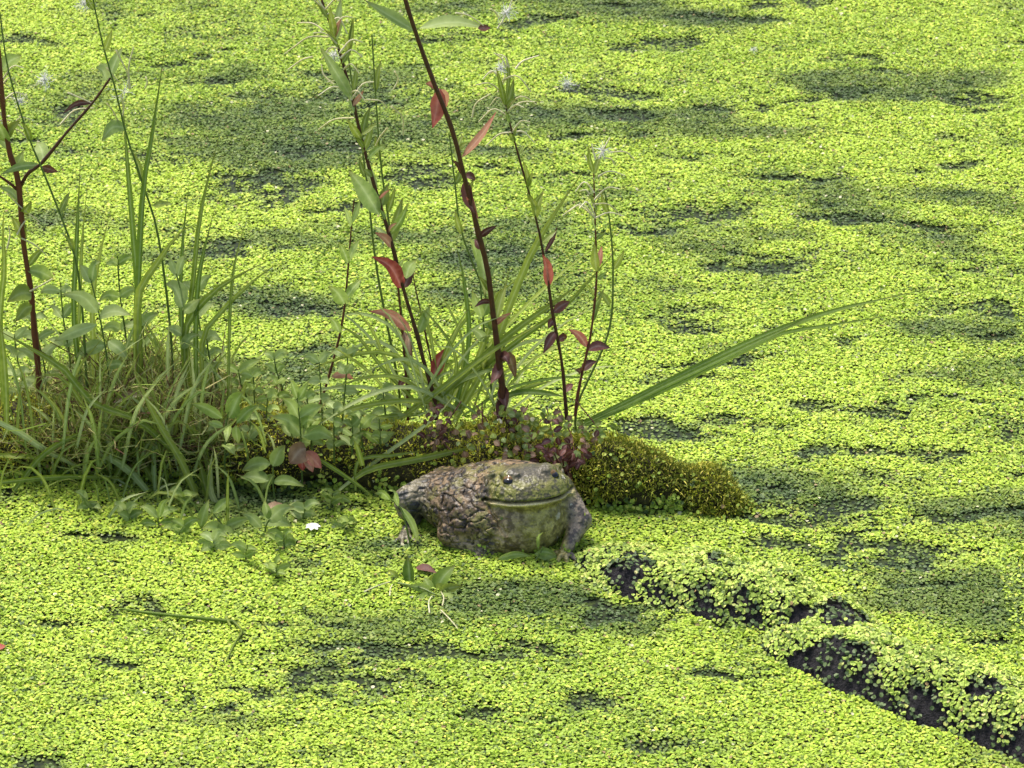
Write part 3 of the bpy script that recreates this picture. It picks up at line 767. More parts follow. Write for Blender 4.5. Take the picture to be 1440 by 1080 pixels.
fluff(w, 470, 78, Ya + .008, 14); dress(w, [(586, 469), (567, 406), (542, 312), (508, 194), (473, 59), (452, 0)], Ya + .004, .2, .98, 16, ['olive', 'herb', 'olive', 'herb_blue', 'pink'], curls=15)

# ---- the thick dark one
Yb = logY(708) + .010
w = root_at('willowherb_plant', 708, 596, Yb, 'thick dark red willowherb stem with withered purple leaves standing behind the frog', 'plant', WG)
stem(w, [(708, 600), (707, 575), (707, 552), (702, 510), (697, 469), (690, 413), (685, 375), (673, 330), (669, 312), (653, 250), (643, 208), (629, 163), (612, 122), (584, 45), (570, 0), (558, -40)], Yb, -.01, .0036, .0022)
for (b_, t_, dY, wd, mt, sg) in [((590, 40), (688, 40), .02, 17, 'herb_blue', .08), ((585, 44), (512, 0), -.02, 15, 'herb_blue', .06), ((672, 40), (690, 39), .006, 9, 'maroon', .0), ((618, 124), (608, 180), -.02, 20, 'red', -.1), ((614, 122), (598, 118), -.01, 9, 'pink', .1), ((616, 126), (628, 150), .01, 14, 'pink', -.05),
        ((649, 222), (698, 157), .02, 10, 'pink', .0), ((654, 250), (636, 226), -.012, 7, 'maroon', .1), ((655, 252), (668, 300), -.012, 15, 'maroon', -.1), ((653, 258), (662, 292), .01, 14, 'brown', -.1), ((655, 250), (669, 252), .01, 12, 'maroon', .1), ((660, 270), (673, 308), -.01, 10, 'pink', -.1),
        ((676, 340), (682, 415), .02, 15, 'herb_blue', .02), ((703, 506), (690, 540), -.02, 14, 'maroon', -.15), ((704, 507), (726, 534), .02, 13, 'brown', .3), ((703, 505), (716, 512), -.01, 14, 'maroon', .4), ((698, 450), (712, 400), .02, 10, 'olive', .05), ((706, 540), (712, 575), -.01, 15, 'maroon', 0), ((707, 560), (700, 590), -.01, 14, 'maroon', .1), ((692, 425), (667, 432), -.01, 7, 'maroon', .15), ((645, 215), (650, 190), .01, 8, 'olive', .05)]:
    leaf(w, b_, t_, Yb + .002, dY, wd, mt, sag=sg)
dress(w, [(702, 510), (690, 413), (669, 312), (643, 208), (612, 122), (570, 0)], Yb, .1, .6, 9, ['herb_blue', 'maroon', 'olive', 'pink'], (14, 30), (5, 9), 0)
# ---- the two thin ones to the right of it
Yc = logY(795) + .016
w = root_at('willowherb_plant', 795, 578, Yc, 'thin willowherb stem with one pinkish red leaf and curled maroon leaves lower down', 'plant', WG)
stem(w, [(797, 590), (794, 552), (791, 517), (784, 476), (777, 441), (770, 392), (759, 330), (754, 309), (742, 264), (726, 208), (712, 153), (708, 130)], Yc, .0, .0020, .0009)
for (b_, t_, dY, wd, mt, sg) in [((772, 404), (763, 358), -.012, 15, 'red', .03), ((771, 400), (776, 380), .01, 10, 'pink', .05), ((778, 440), (801, 424), .012, 12, 'maroon', .1), ((781, 466), (764, 497), -.012, 12, 'maroon', .05), ((785, 480), (797, 476), .01, 10, 'maroon', .2), ((779, 450), (771, 462), -.005, 10, 'maroon', .2),
        ((754, 308), (744, 275), -.01, 9, 'olive', .05), ((754, 308), (764, 268), .012, 10, 'olive', .05), ((712, 156), (723, 110), .01, 9, 'olive', .02), ((711, 150), (698, 95), -.01, 7, 'olive', .02), ((712, 140), (711, 70), .01, 5, 'olive', 0), ((795, 552), (806, 540), .01, 9, 'maroon', .1), ((766, 355), (784, 318), .01, 6, 'maroon', .02), ((745, 270), (735, 225), -.01, 6, 'olive', .02)]:
    leaf(w, b_, t_, Yc, dY, wd, mt, sag=sg)
for pts in ([(712, 95), (705, 82), (694, 74)], [(716, 95), (710, 80), (700, 76)], [(725, 97), (735, 86), (758, 78)], [(700, 130), (706, 118), (711, 105)], [(664, 165), (670, 145), (690, 132)], [(700, 40), (712, 20), (720, 0)], [(690, 12), (697, 18), (702, 26)], [(640, 18), (660, 22), (680, 36)]):
    curl(w, pts, Yc, .005)
dress(w, [(784, 476), (770, 392), (754, 309), (726, 208), (712, 153), (705, 100)], Yc, .35, .98, 13, ['olive', 'herb', 'olive'], (14, 30), (3, 7), 12)
fluff(w, 705, 96, Yc, 12); fluff(w, 711, 18, Yc, 16)
Yd = logY(815) + .02
w = root_at('willowherb_plant', 812, 578, Yd, 'thin willowherb stem bearing small dusky red leaves and a pale burst seed pod', 'plant', WG)
stem(w, [(809, 585), (813, 552), (825, 497), (832, 462), (839, 392), (838, 340), (836, 290), (835, 240)], Yd, .01, .0017, .0009)
for (b_, t_, dY, wd, mt, sg) in [((826, 488), (799, 463), -.012, 11, 'pink', .05), ((826, 493), (858, 489), .012, 13, 'maroon', .15), ((818, 522), (839, 508), .01, 11, 'maroon', .1), ((817, 524), (808, 520), -.01, 8, 'maroon', .1), ((839, 382), (836, 340), -.006, 11, 'olive', .03), ((840, 378), (846, 346), .01, 9, 'pink', .03), ((835, 244), (828, 205), -.01, 7, 'olive', .02), ((836, 246), (846, 215), .01, 7, 'olive', .02), ((833, 455), (850, 405), .015, 7, 'olive', .02)]:
    leaf(w, b_, t_, Yd + .004, dY, wd, mt, sag=sg)
for pts in ([(838, 236), (846, 215), (858, 193)], [(840, 232), (835, 215), (832, 202)], [(850, 222), (860, 224), (864, 232)], [(858, 214), (880, 214), (893, 226)], [(835, 238), (826, 226), (822, 218)]):
    curl(w, pts, Yd + .01, .004)
fluff(w, 848, 213, Yd + .012, 15); dress(w, [(825, 497), (839, 392), (836, 290), (835, 240)], Yd + .004, .2, .98, 9, ['olive', 'herb', 'olive'], (12, 26), (3, 6), 9)

# ---- side stems
Yg = logY(572) + .02
w = root_at('willowherb_plant', 573, 580, Yg, 'short bare dark willowherb stalk with a wilted brown leaf beside the red leaved one', 'plant', WG)
stem(w, [(574, 590), (573, 560), (571, 530), (566, 470), (560, 408), (556, 380)], Yg, .0, .0017, .0009)
for (b_, t_, dY, wd, mt, sg) in [((568, 466), (580, 502), -.01, 10, 'brown', .05), ((572, 530), (560, 548), -.01, 9, 'maroon', .1), ((566, 470), (552, 430), .01, 9, 'olive', .05)]:
    leaf(w, b_, t_, Yg, dY, wd, mt, sag=sg)
Yf = logY(450) + .02
w = root_at('willowherb_plant', 448, 590, Yf, 'thin leaning willowherb stalk with pale green leaves near the leafy seedlings', 'plant', WG)
stem(w, [(443, 592), (450, 570), (464, 524), (478, 470), (485, 427), (490, 370), (494, 320), (498, 280)], Yf, .01, .0016, .0007)
for (b_, t_, dY, wd, mt, sg) in [((466, 530), (497, 533), .01, 10, 'pink', .15), ((485, 427), (462, 402), -.012, 18, 'herb', .08), ((486, 420), (508, 392), .012, 12, 'herb', .08), ((490, 370), (476, 340), -.01, 10, 'herb', .05), ((490, 368), (506, 336), .01, 9, 'herb', .05), ((478, 468), (462, 446), -.01, 12, 'herb', .1), ((494, 318), (484, 290), -.01, 7, 'herb', .05), ((495, 314), (506, 280), .01, 7, 'herb', .05)]:
    leaf(w, b_, t_, Yf, dY, wd, mt, sag=sg)
Yh = logY(690) + .03
w = root_at('willowherb_plant', 690, 590, Yh, 'young green willowherb with upright pale leaves close beside the thick dark stem', 'plant', WG)
stem(w, [(697, 592), (690, 540), (682, 480), (678, 430), (672, 360), (668, 300)], Yh, .02, .0014, .0007, 'stem_green')
for (b_, t_, dY, wd, mt, sg) in [((678, 446), (664, 408), -.01, 14, 'herb', .05), ((679, 446), (697, 408), .012, 13, 'herb', .05), ((680, 456), (712, 470), .01, 12, 'herb', .1), ((683, 480), (660, 462), -.012, 12, 'herb_blue', .1), ((673, 370), (660, 335), -.01, 8, 'herb', .05), ((673, 366), (684, 330), .01, 8, 'herb', .05), ((687, 520), (705, 492), .01, 12, 'herb', .1), ((687, 522), (668, 508), -.01, 10, 'olive', .1), ((669, 305), (662, 276), -.008, 7, 'herb', .03)]:
    leaf(w, b_, t_, Yh, dY, wd, mt, sag=sg)
# ---- thick stem at the left with a bent side branch
Ye = logY(55) + .02
w = root_at('willowherb_plant', 56, 580, Ye, 'brown red willowherb stem with a bent side branch rising from the grass tussock', 'plant', WG)
stem(w, [(57, 590), (55, 553), (53, 513), (48, 463), (43, 407), (33, 343), (28, 277), (24, 247), (13, 213), (5, 160), (1, 110), (-3, 60)], Ye, -.01, .0036, .0026)
stem(w, [(29, 262), (40, 243), (58, 230), (95, 185), (130, 145), (155, 110)], Ye - .004, -.02, .0022, .0012, name='branch')
stem(w, [(28, 270), (14, 258), (-6, 244)], Ye - .004, -.01, .0018, .0012, name='branch')
for (b_, t_, dY, wd, mt, sg) in [((58, 232), (0, 246), -.02, 10, 'herb_blue', .05), ((57, 235), (82, 242), .01, 10, 'maroon', .0), ((62, 228), (52, 200), .02, 18, 'herb_blue', .1), ((150, 112), (135, 95), -.01, 20, 'herb_blue', .1), ((153, 112), (172, 66), .015, 14, 'herb_blue', .05), ((178, 180), (143, 198), -.01, 16, 'herb_blue', .25), ((10, 200), (-12, 165), -.02, 22, 'herb', .1), ((132, 144), (88, 160), -.01, 7, 'maroon', .12), ((38, 380), (75, 392), .02, 18, 'herb', .1), ((44, 412), (10, 425), -.02, 22, 'olive', .15), ((45, 430), (22, 452), -.01, 16, 'olive', .2), ((2, 100), (30, 78), .02, 18, 'herb', .1)]:
    leaf(w, b_, t_, Ye - .006, dY, wd, mt, sag=sg)
for pts in ([(163, 70), (172, 88), (180, 105), (181, 125)], [(183, 125), (181, 95), (188, 66)], [(150, 95), (162, 110), (168, 115)], [(85, 175), (105, 155), (132, 152)], [(95, 130), (118, 140), (134, 147)], [(150, 145), (160, 158), (168, 175)], [(170, 135), (174, 150), (172, 165)], [(10, 272), (30, 292), (56, 312)], [(30, 335), (50, 345), (66, 360)], [(10, 350), (14, 330), (12, 318)], [(42, 410), (60, 400), (74, 392)], [(24, 330), (30, 318), (36, 310)], [(205, 108), (207, 116), (204, 124)]):
    curl(w, pts, Ye - .01, .004)
fluff(w, 62, 112, Ye - .02, 16); fluff(w, 118, 4, Ye - .01, 16); fluff(w, 28, 142, Ye, 12); fluff(w, 175, 130, Ye, 22, 18)
dress(w, [(43, 407), (28, 277), (13, 213), (1, 110)], Ye - .004, .1, .9, 8, ['herb', 'herb_blue', 'olive'], (20, 44), (8, 14), 14)
# ---- thin green stalks
for lab, pts, x0_, Yq, lv in [
    ('tall thin green stalk with small seed leaves rising beside the bent side branch', [(240, 470), (222, 330), (200, 257), (177, 187), (160, 117), (147, 73), (133, 10), (128, -20)], 240, .015, [((200, 257), (188, 215)), ((147, 73), (158, 40)), ((133, 14), (120, -8)), ((215, 290), (240, 285))]),
    ('thin green stalk arching over the grass tussock near the brown red stem', [(118, 470), (112, 400), (103, 353), (84, 300), (63, 247), (43, 200), (20, 130), (8, 80), (0, 18)], 118, -.005, [((84, 300), (98, 270)), ((43, 200), (30, 172)), ((103, 353), (90, 330))]),
    ('slim green stalk with narrow pods standing behind the red leaved willowherb', [(575, 545), (562, 420), (545, 300), (535, 225), (528, 130), (523, 50)], 575, .07, [((535, 225), (528, 190)), ((528, 130), (536, 85)), ((545, 300), (556, 262))]),
    ('hair thin green stalk with a forked tip among the pods', [(560, 540), (530, 380), (515, 250), (497, 130), (490, 75), (495, 30)], 560, .05, [((490, 78), (497, 24)), ((490, 80), (482, 50)), ((515, 250), (505, 222))]),
    ('pale thin stalk with slender upright leaves right of the dark stem', [(705, 560), (690, 440), (650, 330), (640, 260), (632, 190)], 705, .05, [((650, 330), (640, 296)), ((640, 260), (652, 232)), ((690, 440), (705, 405))]),
    ('thin green stalk with short leaves leaning out towards the open weed', [(812, 570), (855, 470), (862, 380), (856, 300), (848, 262)], 812, .04, [((862, 380), (878, 352)), ((856, 300), (846, 272)), ((858, 430), (842, 408))])]:
    Yk = logY(x0_) + Yq
    w = root_at('green_stalk', pts[0][0], pts[0][1], Yk, lab, 'stalk', 'thin green stalks')
    b0_ = V(pts[0][0], pts[0][1], Yk); pts_w = path(pts, Yk, .0)
    pts_w = [np.array([b0_[0], Yk, .02])] + pts_w if b0_[2] > .03 else pts_w
    v, f = tube(pts_w, .0012, .0006, 24, 5); part('stem', v, f, M['stem_green'], w)
    for b_, t_ in lv: leaf(w, b_, t_, Yk, random.uniform(-.01, .01), 8, 'olive', sag=.05)

# ---- sedge blades fanning out behind the frog
Ys = logY(650) + .02
sg_ = root_at('sedge_clump', 640, 585, Ys, 'fan of long arching sedge blades growing out behind the frog', 'sedge')
for (pts, dY, wd, mt) in [
    ([(640, 590), (690, 500), (720, 420), (752, 347), (790, 285), (822, 238)], .03, 10, 'grass'), ([(620, 580), (690, 485), (770, 402), (870, 322)], .04, 8, 'grass'), ([(600, 575), (660, 520), (718, 469), (787, 420), (824, 392)], -.02, 9, 'grass'),
    ([(600, 572), (680, 515), (740, 470), (800, 425), (872, 345)], .02, 7, 'grass'), ([(560, 590), (614, 552), (690, 495), (773, 448)], -.03, 8, 'grass'), ([(640, 585), (685, 470), (705, 420), (718, 374)], .02, 8, 'grass'),
    ([(640, 580), (600, 565), (540, 566), (480, 580), (420, 606)], -.03, 7, 'grass'), ([(650, 580), (580, 545), (510, 560), (430, 610)], -.05, 6, 'grass_pale'), ([(640, 578), (558, 500), (478, 503), (420, 532)], .0, 6, 'grass'), ([(600, 575), (560, 500), (520, 480), (450, 520)], .02, 5, 'grass_pale'),
    ([(620, 578), (600, 450), (560, 430), (520, 440)], .03, 5, 'grass'), ([(600, 580), (540, 520), (500, 470), (455, 450)], .02, 5, 'grass'), ([(610, 580), (560, 470), (500, 440), (452, 462)], .04, 5, 'grass_pale'), ([(640, 580), (660, 480), (652, 390), (640, 340)], .03, 7, 'grass_dark'), ([(610, 580), (640, 470), (690, 420), (760, 372)], .05, 5, 'grass'),
    ([(700, 560), (740, 552), (782, 556), (800, 560)], -.01, 9, 'grass_dark'), ([(700, 565), (740, 545), (778, 535)], .01, 7, 'grass'), ([(690, 560), (710, 500), (745, 480), (790, 478)], .02, 5, 'grass_pale'), ([(640, 580), (650, 480), (600, 380), (668, 360)][:3], .04, 5, 'grass'),
    ([(630, 580), (640, 500), (590, 430), (560, 420)], -.01, 5, 'grass'), ([(590, 580), (530, 548), (470, 545), (400, 560)], .01, 5, 'grass_pale'), ([(595, 582), (520, 590), (470, 612), (440, 640)], -.03, 6, 'grass'), ([(640, 580), (700, 530), (760, 500), (820, 470)], .03, 5, 'grass'), ([(650, 585), (720, 545), (800, 530), (850, 540)], .03, 4, 'grass_dark'),
    ([(640, 582), (600, 520), (560, 505), (500, 530)], -.02, 5, 'grass_pale'), ([(625, 580), (570, 535), (520, 530), (460, 548)], -.01, 5, 'grass'), ([(615, 575), (640, 540), (690, 520), (720, 512)], -.01, 6, 'grass_pale'), ([(605, 578), (625, 500), (655, 440), (672, 420)], .02, 6, 'grass')]:
    blade(sg_, pts, Ys, dY, wd, mt)
for i in range(34):
    x_ = random.uniform(560, 720); s_ = random.choice((-1, 1, 1)); rch = random.uniform(50, 190); hh = random.uniform(40, 170)
    blade(sg_, [(x_, 585), (x_ + s_ * rch * .3, 585 - hh * .55), (x_ + s_ * rch * .65, 585 - hh * .9), (x_ + s_ * rch, 585 - hh * random.uniform(.75, 1.15))], Ys + random.uniform(-.01, .03), random.uniform(-.03, .04), random.uniform(2.4, 4.6), random.choice(['grass', 'grass_pale', 'grass', 'grass_pale']), n=9)
# blades lying across the log in front
Yq = logY(560) - .045
fg = root_at('grass_shoot', 500, 690, Yq, 'bright grass blades lying across the dark log face left of the frog', 'grass')
for (pts, dY, wd, mt) in [([(500, 672), (527, 658), (600, 643), (684, 624)], .015, 9, 'grass'), ([(470, 695), (488, 680), (540, 640), (612, 586), (650, 540)], .04, 5, 'grass_pale'), ([(500, 690), (505, 648), (555, 640), (600, 633)], .02, 5, 'grass'), ([(510, 655), (503, 630), (497, 618)], .0, 8, 'grass'), ([(440, 640), (480, 665), (515, 690), (530, 706)], -.03, 6, 'grass')]:
    blade(fg, pts, Yq, dY, wd, mt)
# ---- long blades reaching to the right
Yr = logY(825) + .02
lg = root_at('sedge_shoot', 826, 592, Yr, 'three long sedge blades leaning far out over the open duckweed', 'sedge')
blade(lg, [(822, 596), (880, 570), (930, 545), (1000, 512), (1060, 483), (1120, 455), (1174, 421)], Yr, -.03, 6.5, 'grass_dark', n=18, tw=.2)
blade(lg, [(822, 594), (930, 541), (1040, 487), (1110, 458), (1180, 435), (1240, 421), (1316, 404)], Yr + .003, -.05, 7.5, 'grass_dark', n=18, tw=.2)
blade(lg, [(822, 599), (930, 551), (1040, 497), (1100, 469), (1170, 457), (1220, 449), (1274, 439)], Yr - .003, -.02, 6, 'grass_dark', n=18, tw=.2)

# ---- grass tussock at the left
Yt = logY(180) + .005
tu = root_at('grass_tussock', 180, 590, Yt, 'dense tussock of green grass and dead stalks growing on the log', 'grass')
for (pts, dY, wd, mt) in [
    ([(196, 470), (193, 400), (187, 330), (178, 220), (170, 115)], .02, 8, 'grass_dark'), ([(192, 470), (196, 380), (202, 270), (215, 190), (235, 45)], .0, 9, 'grass_dark'), ([(104, 450), (107, 353), (110, 290), (113, 228)], .02, 7, 'grass_dark'), ([(262, 470), (270, 420), (283, 300), (310, 183)], .02, 8, 'grass'),
    ([(255, 450), (257, 350), (267, 250)], .02, 6, 'grass_dark'), ([(276, 440), (283, 370), (302, 293)], .01, 7, 'grass_dark'), ([(325, 420), (335, 350), (350, 300)], .03, 5, 'grass'), ([(112, 420), (116, 330), (124, 255)], .03, 5, 'grass'), ([(130, 430), (140, 360), (155, 300)], .0, 7, 'grass'), ([(195, 420), (215, 380), (250, 330), (280, 312)], -.02, 10, 'grass'),
    ([(260, 470), (290, 420), (330, 390), (375, 368)], .01, 9, 'grass'), ([(285, 480), (310, 440), (350, 400), (395, 366)], .02, 7, 'grass'), ([(0, 450), (6, 380), (4, 330), (6, 290)], -.02, 8, 'grass'), ([(10, 610), (8, 540), (2, 470), (-4, 430)], -.03, 8, 'grass'),
    ([(250, 640), (190, 590), (130, 567), (90, 520), (43, 490), (-10, 460)], -.06, 9, 'grass'), ([(-10, 590), (30, 610), (60, 630), (130, 667)], -.06, 8, 'grass_pale'), ([(-10, 640), (30, 643), (84, 650)], -.05, 8, 'grass'), ([(207, 690), (180, 660), (150, 642), (124, 637)], -.06, 10, 'grass_pale'),
    ([(285, 720), (255, 650), (225, 600), (200, 550), (185, 510)], -.07, 10, 'grass'), ([(218, 690), (216, 640), (215, 592)], -.06, 6, 'grass_pale'), ([(260, 680), (240, 620), (200, 600), (170, 625)], -.05, 9, 'grass'), ([(160, 680), (175, 640), (165, 600), (130, 600)], -.05, 9, 'grass'), ([(155, 660), (150, 620), (172, 598), (195, 600)], -.05, 8, 'grass'),
    ([(300, 690), (290, 640), (270, 600), (262, 560)], -.05, 9, 'grass'), ([(230, 700), (200, 650), (182, 620), (180, 605)], -.05, 7, 'grass'), ([(20, 690), (60, 640), (110, 610), (140, 605)], -.06, 8, 'grass'), ([(-10, 680), (60, 672), (120, 670), (190, 674)], -.07, 7, 'grass'), ([(310, 740), (290, 690), (280, 650), (276, 640)], -.07, 12, 'grass'), ([(340, 760), (300, 700), (296, 660), (300, 630)], -.08, 8, 'grass_pale')]:
    p0 = pts[0]; Yb0 = Yt
    if p0[1] < 560:                                       # rooted on the mound: carry the foot down
        pts = [(p0[0] + random.uniform(-14, 14), 575)] + pts
    blade(tu, pts, Yb0 if dY >= -.02 else Yb0 + dY, dY if dY >= -.02 else .012, wd, mt)
for i in range(140):                                      # the body of the tussock
    bx = random.triangular(-20, 440, 150); by = random.uniform(560, 640) if i % 3 else random.uniform(620, 680)
    front = by > 625
    hgt = random.uniform(50, 150) * (1.0 if bx < 330 else .7); lean = random.uniform(-70, 75)
    top = (bx + lean, by - hgt); md = (bx + lean * .35, by - hgt * .62)
    Yk = Yt + random.uniform(-.01, .06) if not front else Yt - random.uniform(.03, .06)
    dr_ = random.uniform(-.02, .03)
    if random.random() < .3: pts = [(bx, by), md, top, (top[0] + lean * .5, top[1] + random.uniform(10, 40))]
    else: pts = [(bx, by), md, top]
    blade(tu, pts, Yk, dr_, random.uniform(2.8, 5.6), random.choice(['grass', 'grass', 'grass_pale', 'grass_pale', 'herb']), n=8)
for i in range(75):                                       # shoots drooping over the log's dark side onto the weed
    bx = random.triangular(-20, 430, 160); by = random.uniform(640, 745)
    g = G(bx, by)[1]; lean = random.uniform(-60, 60); hgt = random.uniform(20, 85)
    pts = [(bx, by), (bx + lean * .4, by - hgt * .7), (bx + lean, by - hgt)]
    if random.random() < .5: pts.append((bx + lean * 1.5, by - hgt * random.uniform(.4, .8)))
    blade(tu, pts, min(g, Yt - .03), random.uniform(-.015, .01), random.uniform(2.4, 5), random.choice(['grass', 'grass', 'grass_pale', 'herb', 'grass_pale']), n=7)
# dead stalks and fine grass matted between the blades
vs_, fs_, cs_ = [], [], []
nn_ = 6500; off = 0
for i in range(nn_):
    bx = random.triangular(-40, 470, 190); big = math.exp(-((bx - 190) / 150) ** 2)
    Yk = Yt + random.uniform(-.05, .06)
    z0 = .012 + random.uniform(.0, .018 + .060 * big * random.random()); A = V(bx, 600, Yk); A[2] = z0
    L = random.uniform(.012, .045) * (.5 + .8 * big); d = unit(np.array([random.gauss(0, .7), random.gauss(-.1, .6), random.uniform(.1, 1.3)]))
    B = A + d * L; mid_ = (A + B) / 2 + rng.normal(0, .12, 3) * L
    s_ = unit(np.cross(d, rng.normal(0, 1, 3))) * random.uniform(.0003, .0007)
    vs_ += [A - s_, A + s_, mid_ + s_, mid_ - s_, B + s_ * .2, B - s_ * .2]
    fs_ += [(off, off + 1, off + 2, off + 3), (off + 3, off + 2, off + 4, off + 5)]; off += 6
    c_ = random.choice([(.30, .30, .08), (.34, .30, .12), (.18, .24, .04), (.24, .32, .05), (.30, .38, .08), (.14, .10, .04), (.12, .06, .035), (.26, .32, .08), (.34, .36, .14)])
    cs_ += [np.array(c_) * random.uniform(.7, 1.3)] * 6
tag(part('matted_stalks', np.array(vs_), fs_, M['thatch'], tu, np.array(cs_), False), kind='stuff')
# root mound under the tussock
mv_, mf_, _, _ = lathe_path(spline([V(40, 610, Yt + .02), V(120, 585, Yt + .025), V(190, 575, Yt + .025), V(280, 588, Yt + .025), V(380, 612, Yt + .02)], 30), .010 + .020 * np.sin(np.linspace(.12, math.pi - .12, 30)), 22, N2, .010)
part('root_mound', mv_, mf_, M['bark'], tu)

# ---- leafy seedlings
HG = 'leafy seedlings along the log'
def seedling(label, base, Y, stem_pts, leaves, mat='herb', group=HG, stem_mat='stem_green', dY=.0, sr=.0011):
    w = root_at('leafy_seedling', base[0], base[1], Y, label, 'seedling', group)
    stem(w, [base] + stem_pts, Y, dY, sr, sr * .7, stem_mat, n=12)
    for (b_, t_, wd) in leaves: leaf(w, b_, t_, Y + random.uniform(-.003, .003), random.uniform(-.02, .014), wd, mat, sag=random.uniform(.05, .2), n=9)
    return w
seedling('pale seedling with broad drooping leaves in the heart of the grass tussock', (150, 590), Yt - .01, [(152, 520), (140, 445), (128, 395)],
    [((138, 440), (87, 414), 19), ((139, 446), (184, 443), 17), ((136, 456), (76, 480), 15), ((150, 485), (107, 502), 18), ((152, 480), (180, 506), 16), ((150, 515), (178, 516), 12), ((128, 398), (112, 372), 14), ((129, 398), (142, 368), 12)], 'herb_blue')
seedling('single stalked seedling with a pale oval leaf beside the tallest grass blades', (250, 590), Yt + .004, [(256, 520), (257, 430), (248, 385)],
    [((258, 432), (233, 400), 26), ((258, 440), (282, 420), 14), ((257, 470), (232, 462), 13), ((256, 490), (280, 470), 13), ((249, 388), (238, 362), 10), ((250, 388), (262, 358), 10)], 'herb_blue')
seedling('upright seedling with one tall pointed leaf and folded lower leaves', (318, 700), logY(318) - .045, [(316, 650), (318, 600), (321, 580)],
    [((323, 588), (342, 551), 22), ((313, 588), (268, 567), 14), ((333, 595), (365, 569), 13), ((321, 600), (318, 622), 11), ((332, 598), (336, 624), 11), ((316, 625), (330, 640), 15), ((314, 600), (290, 595), 9)])
seedling('bushy pale seedling with toothed leaves above the pink dead leaf', (425, 680), logY(425) - .04, [(424, 640), (422, 600), (418, 560)],
    [((424, 612), (382, 586), 20), ((426, 614), (470, 618), 19), ((421, 590), (396, 560), 16), ((422, 588), (455, 570), 18), ((419, 562), (408, 535), 10), ((420, 562), (434, 536), 10), ((425, 600), (445, 592), 12)])
seedling('spreading seedling with flat leaves low on the dark log face', (386, 700), logY(386) - .055, [(384, 680), (384, 656)],
    [((384, 656), (401, 626), 18), ((381, 652), (340, 662), 18), ((378, 676), (338, 672), 18), ((384, 678), (428, 684), 13), ((386, 668), (368, 690), 12)])
seedling('glossy seedling with long narrow leaves lying out on the duckweed', (318, 745), G(318, 745)[1], [(310, 735), (300, 722)],
    [((312, 746), (284, 743), 16), ((300, 744), (337, 763), 17), ((282, 742), (294, 702), 13), ((300, 722), (330, 706), 12), ((316, 742), (352, 728), 13), ((322, 748), (352, 772), 13)], dY=.0)
seedling('low seedling of narrow leaves in front of the grass tussock', (225, 745), G(225, 745)[1], [(222, 732), (224, 722)],
    [((222, 727), (252, 716), 11), ((222, 728), (196, 712), 10), ((224, 735), (262, 736), 9), ((221, 738), (190, 742), 9), ((224, 728), (238, 700), 8)])
seedling('wet seedling with ruffled grey green leaves half sunk in the duckweed', (372, 752), G(372, 752)[1], [(374, 740), (380, 728)],
    [((376, 734), (414, 713), 18), ((372, 738), (412, 740), 15), ((368, 742), (340, 722), 13), ((376, 745), (402, 768), 14), ((366, 748), (350, 782), 16), ((384, 748), (384, 790), 14), ((378, 730), (372, 704), 11)], 'herb_blue')
seedling('tiny seedling with two round leaves at the left flank of the frog', (578, 770), G(580, 770)[1], [(570, 735), (562, 712), (545, 700)],
    [((548, 703), (527, 694), 12), ((562, 712), (590, 772), 9), ((560, 712), (546, 690), 7)])
seedling('limp seedling stretched on the weed under the chin of the frog', (752, 790), G(752, 792)[1], [(758, 780), (764, 768)],
    [((752, 779), (788, 796), 15), ((756, 777), (780, 780), 10), ((700, 786), (748, 782), 9), ((757, 774), (764, 748), 4), ((700, 790), (660, 806), 5)])
seedling('leafy seedling with pale leaves rooted at the foot of the red leaved willowherb', (520, 690), logY(520) - .02, [(512, 640), (506, 600)],
    [((507, 602), (486, 582), 13), ((508, 602), (532, 584), 13), ((511, 630), (488, 622), 11), ((512, 634), (536, 622), 10)], 'herb')
for k, (bx, by, hh) in enumerate([(60, 590, 150), (210, 600, 150), (345, 600, 80), (300, 590, 120), (395, 590, 90), (95, 590, 190), (30, 600, 130), (175, 590, 230), (285, 590, 190)]):
    Yk = logY(max(bx, 0)) + .03
    pts = [(bx + 4, by - hh * .4), (bx - 6, by - hh * .75), (bx - 10, by - hh)]
    lv = []
    for q in range(4):
        tq = .35 + .2 * q; cx_, cy2 = bx - 10 * tq, by - hh * tq; ll = random.uniform(20, 34)
        for s_ in (-1, 1): lv.append(((cx_, cy2), (cx_ + s_ * ll * random.uniform(.7, 1.1), cy2 - ll * random.uniform(-.2, .8)), random.uniform(9, 14)))
    lab = ['seedling in the tussock close beside the brown red stem', 'seedling in the middle of the tussock in front of the tallest blades', 'short seedling at the thin end of the grass tussock', 'seedling with paired leaves behind the upright pointed leaf one',
           'small seedling between the bushy pale one and the tussock', 'tall seedling reaching out of the tussock under the bent side branch', 'seedling at the outer end of the tussock next to long drooping blades', 'tallest seedling of the tussock among the upright dark blades', 'slim seedling behind the single pale oval leaf'][k]
    seedling(lab, (bx, by), Yk, pts, lv, random.choice(['herb', 'herb_blue']))

